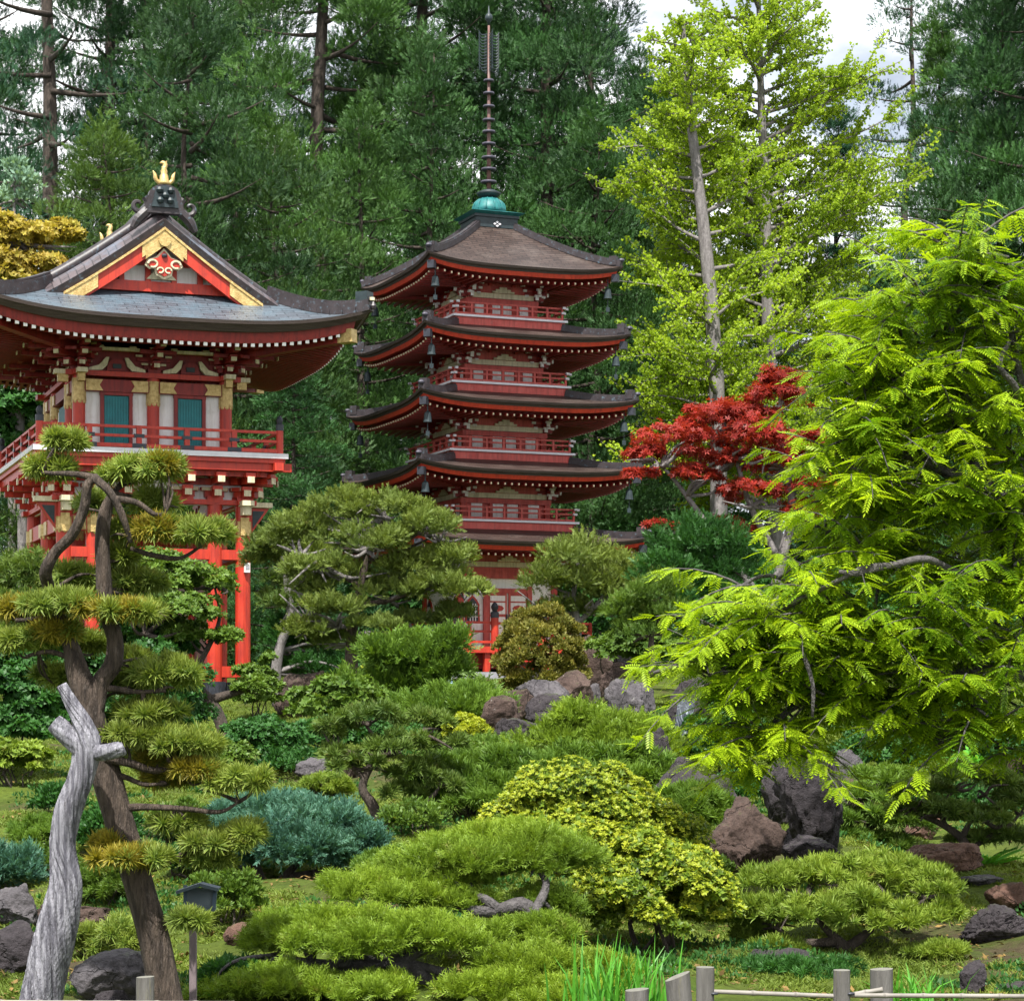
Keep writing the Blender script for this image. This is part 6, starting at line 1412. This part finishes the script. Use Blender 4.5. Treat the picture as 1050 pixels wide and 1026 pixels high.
    nt.links.new(ramp(nt, n1, [(.5, (.012, .018, .025)), (.72, (.30, .34, .38))]), p.inputs['Base Color']); nt.links.new(bump(nt, n1, .5, .03), p.inputs['Normal']); nt.links.new(p.outputs[0], out.inputs[0])
    mb = MB(); P = []
    for a, y, Yd in ((704, 718, 30.4), (703, 726, 29.6), (701, 745, 29.4), (699, 770, 28.8), (694, 782, 28.2), (688, 800, 27.9)):
        P.append([tuple(W(a+q*9, y+2*math.sin(5*q), Yd+.12*math.cos(q*3))) for q in np.linspace(-1, 1, 9)])
    mb.grid(P); o = mb.build('stream_water', mW, None, True); o['kind'] = 'structure'
    # ---------------- small things
    b = hit(36, 789); t = thing('flower_pot', 'tall grey glazed pot under the dark bush at the left', 'pot', b)
    mb = MB(); k = b[1]/F; hh = 20*k; mb.lathe([(4*k, 0), (4.6*k, .02), (5.6*k, hh*.9), (6.4*k, hh*.92), (6.4*k, hh), (5.6*k, hh), (5.2*k, hh*.9), (0.01, hh*.88)], tuple(b), 18)
    mb.build('pot', POTM, t, True, b)
    b = hit(453, 713); t = thing('tarp_bundle', 'crumpled blue and white tarp bundle below the pagoda plinth', 'tarp', b)
    g = rng(9); import bmesh; bm = bmesh.new(); bmesh.ops.create_icosphere(bm, subdivisions=4, radius=1); k = b[1]/F
    for vv in bm.verts:
        q = vv.co.copy(); f = 1+.25*mnoise.noise(q*1.5)+.16*(1-2*abs(mnoise.noise(q*3.1)))
        vv.co = Vector((q.x*12*k*f, q.y*11*k*f, max(-.05, q.z*12*k*f*1.3+8*k)))
    me = bpy.data.meshes.new('bundle'); bm.to_mesh(me); bm.free(); me.materials.append(TARP); link('bundle', me, t)
    # roofed sign on a post
    Y = 11.6; k = Y/F; b = W(198, 1060, Y); b[2] = float(gz(b[0], Y)); t = thing('garden_sign', 'small slanted blue grey notice board with a little roof on a mauve post', 'sign', b)
    mb = MB(); mb.box(tuple(W(198, 1002, Y+.03)), (7*k, 7*k, 150*k)); mb.build('post', POSTM, t, False, b)
    mb = MB(); c = W(205, 919, Y)
    mb.beam(W(190, 930, Y-.04), W(190, 908, Y+.04), 4*k, 4*k); mb.beam(W(219, 932, Y-.04), W(221, 910, Y+.04), 4*k, 4*k); mb.beam(W(188, 929, Y-.04), W(221, 932, Y-.04), 3*k, 4*k); mb.beam(W(189, 911, Y+.035), W(222, 913, Y+.035), 3*k, 4*k)
    fr = mb.build('board_frame', SIGNM, t, False, b)
    mb = MB(); A = [W(191, 929, Y-.035), W(219, 931, Y-.035), W(220, 911, Y+.035), W(191, 910, Y+.035)]; mb.add(list(A)+[q+np.array([0, .02, 0]) for q in A], [(0, 1, 2, 3), (7, 6, 5, 4), (0, 4, 5, 1), (1, 5, 6, 2), (2, 6, 7, 3), (3, 7, 4, 0)]); mb.build('notice_panel', SIGNP, fr, False, b)
    mb = MB()
    for (x0, y0, x1, y1) in ((182, 914, 206, 906), (206, 906, 225, 911)): mb.beam(W(x0, y0, Y), W(x1, y1, Y), 22*k, 3.2*k)
    mb.build('sign_roof', SIGNM, t, False, b)
    # fence: round posts and bamboo rails
    Y = 9.6; k = Y/F; t = thing('bamboo_fence', 'low fence of round grey posts joined by thin bamboo rails', 'fence', (0, Y, 0))
    def post(px, top, w, slant=0, parent=None, Yq=Y, name='post'):
        kk = Yq/F; c = W(px, top, Yq); r = w*kk/2; mb = MB(); n = 26
        V, Fc = tube([(c[0]-slant*.5*(c[2]+.1)*.0, c[1], -.1), (c[0], c[1], c[2]*.5), (c[0], c[1], c[2])], [r*1.02, r, r*.98], n, 5, .025, int(px), .05, 0, 15)
        V = np.array(V); tp = V[:, 2] > c[2]-.004; V[tp, 2] += slant*(V[tp, 0]-c[0])
        mb.add(V, Fc[:-1], 0); top_i = Fc[-1]; mb.add([V[i] for i in top_i], [tuple(range(len(top_i)))], 1)
        return mb, c
    def rail(mb, x0, y0, x1, y1, r, Yq):
        a, b2 = W(x0, y0, Yq), W(x1, y1, Yq); L = np.linalg.norm(b2-a); nn = max(2, int(L/.16))
        for i in range(nn):
            p, q = a+(b2-a)*i/nn, a+(b2-a)*(i+1)/nn; d = (q-p)/np.linalg.norm(q-p)
            mb.tube([p, p+d*.008, p+d*.02, q-d*.012, q], [r*1.18, r*1.12, r*.95, r, r*1.16], 10, 1)
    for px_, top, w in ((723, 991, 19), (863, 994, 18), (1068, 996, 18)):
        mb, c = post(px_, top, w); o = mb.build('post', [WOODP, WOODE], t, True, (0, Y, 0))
        mb = MB(); kk = k; h = W(px_+8.5, 1018, Y-.012); mb.lathe([(0, -.006), (.021, -.004), (.021, .004), (0, .006)], (h[0], h[1]-.0, h[2]), 12); mb.build('hole_shade_disc', BLACKM, o, True, (0, Y, 0))  # flat black disc, standing for the shade inside a hole not cut
    for a in ((728, 1016, 860, 1021), (868, 1020, 1064, 1021), (1066, 1020, 1200, 1022)):
        mb = MB(); rail(mb, *a, .0105, Y); mb.build('rail', BAMBOO, t, True, (0, Y, 0))
    mb = MB(); rail(mb, 869, 1020, 905, 1014, .011, Y+.1); mb.build('rail', BAMBOO, t, True, (0, Y, 0))
    def stump(px_, top, w, sl, Yq, lab, tilt=0):
        mb, c = post(px_, top, w, sl, None, Yq); o = mb.build('wooden_post', [WOODP, WOODE], None, True, (c[0], c[1], 0)); o.location = (c[0], c[1], 0); o.rotation_euler = (0, tilt, 0); tagp(o, lab, 'post', 'grey log posts by the low fence')
    stump(653, 1014, 25, .1, 9.9, 'short grey log stump with only its cut top showing, left of the slant cut one')
    stump(702, 1000, 27, .32, 9.9, 'thick grey log stump with slant cut mossy top beside the fence post', -.08)
    stump(904, 993, 24, .05, 9.9, 'thick plain grey post just behind the right fence post')
    stump(149, 1001, 19, .05, 10.2, 'pale square topped post in front of the brown pine trunk')
    t = thing('bamboo_fence', 'pale low bamboo rail running along the bottom of the left bank', 'fence', (W(100, 1030, 9.4)))
    mb = MB(); rail(mb, -40, 1027, 240, 1028.5, .011, 9.4); b = W(100, 1030, 9.4); mb.build('rail', BAMBOO, t, True, b)
    for q in (-30, -60): mb, c = post(q, 1022, 18, 0, None, 9.4); mb.build('post', [WOODP, WOODE], t, True, b)

setting(); forest(); g_ = build_gate(); p_ = build_pagoda(); garden(); world(); camera()
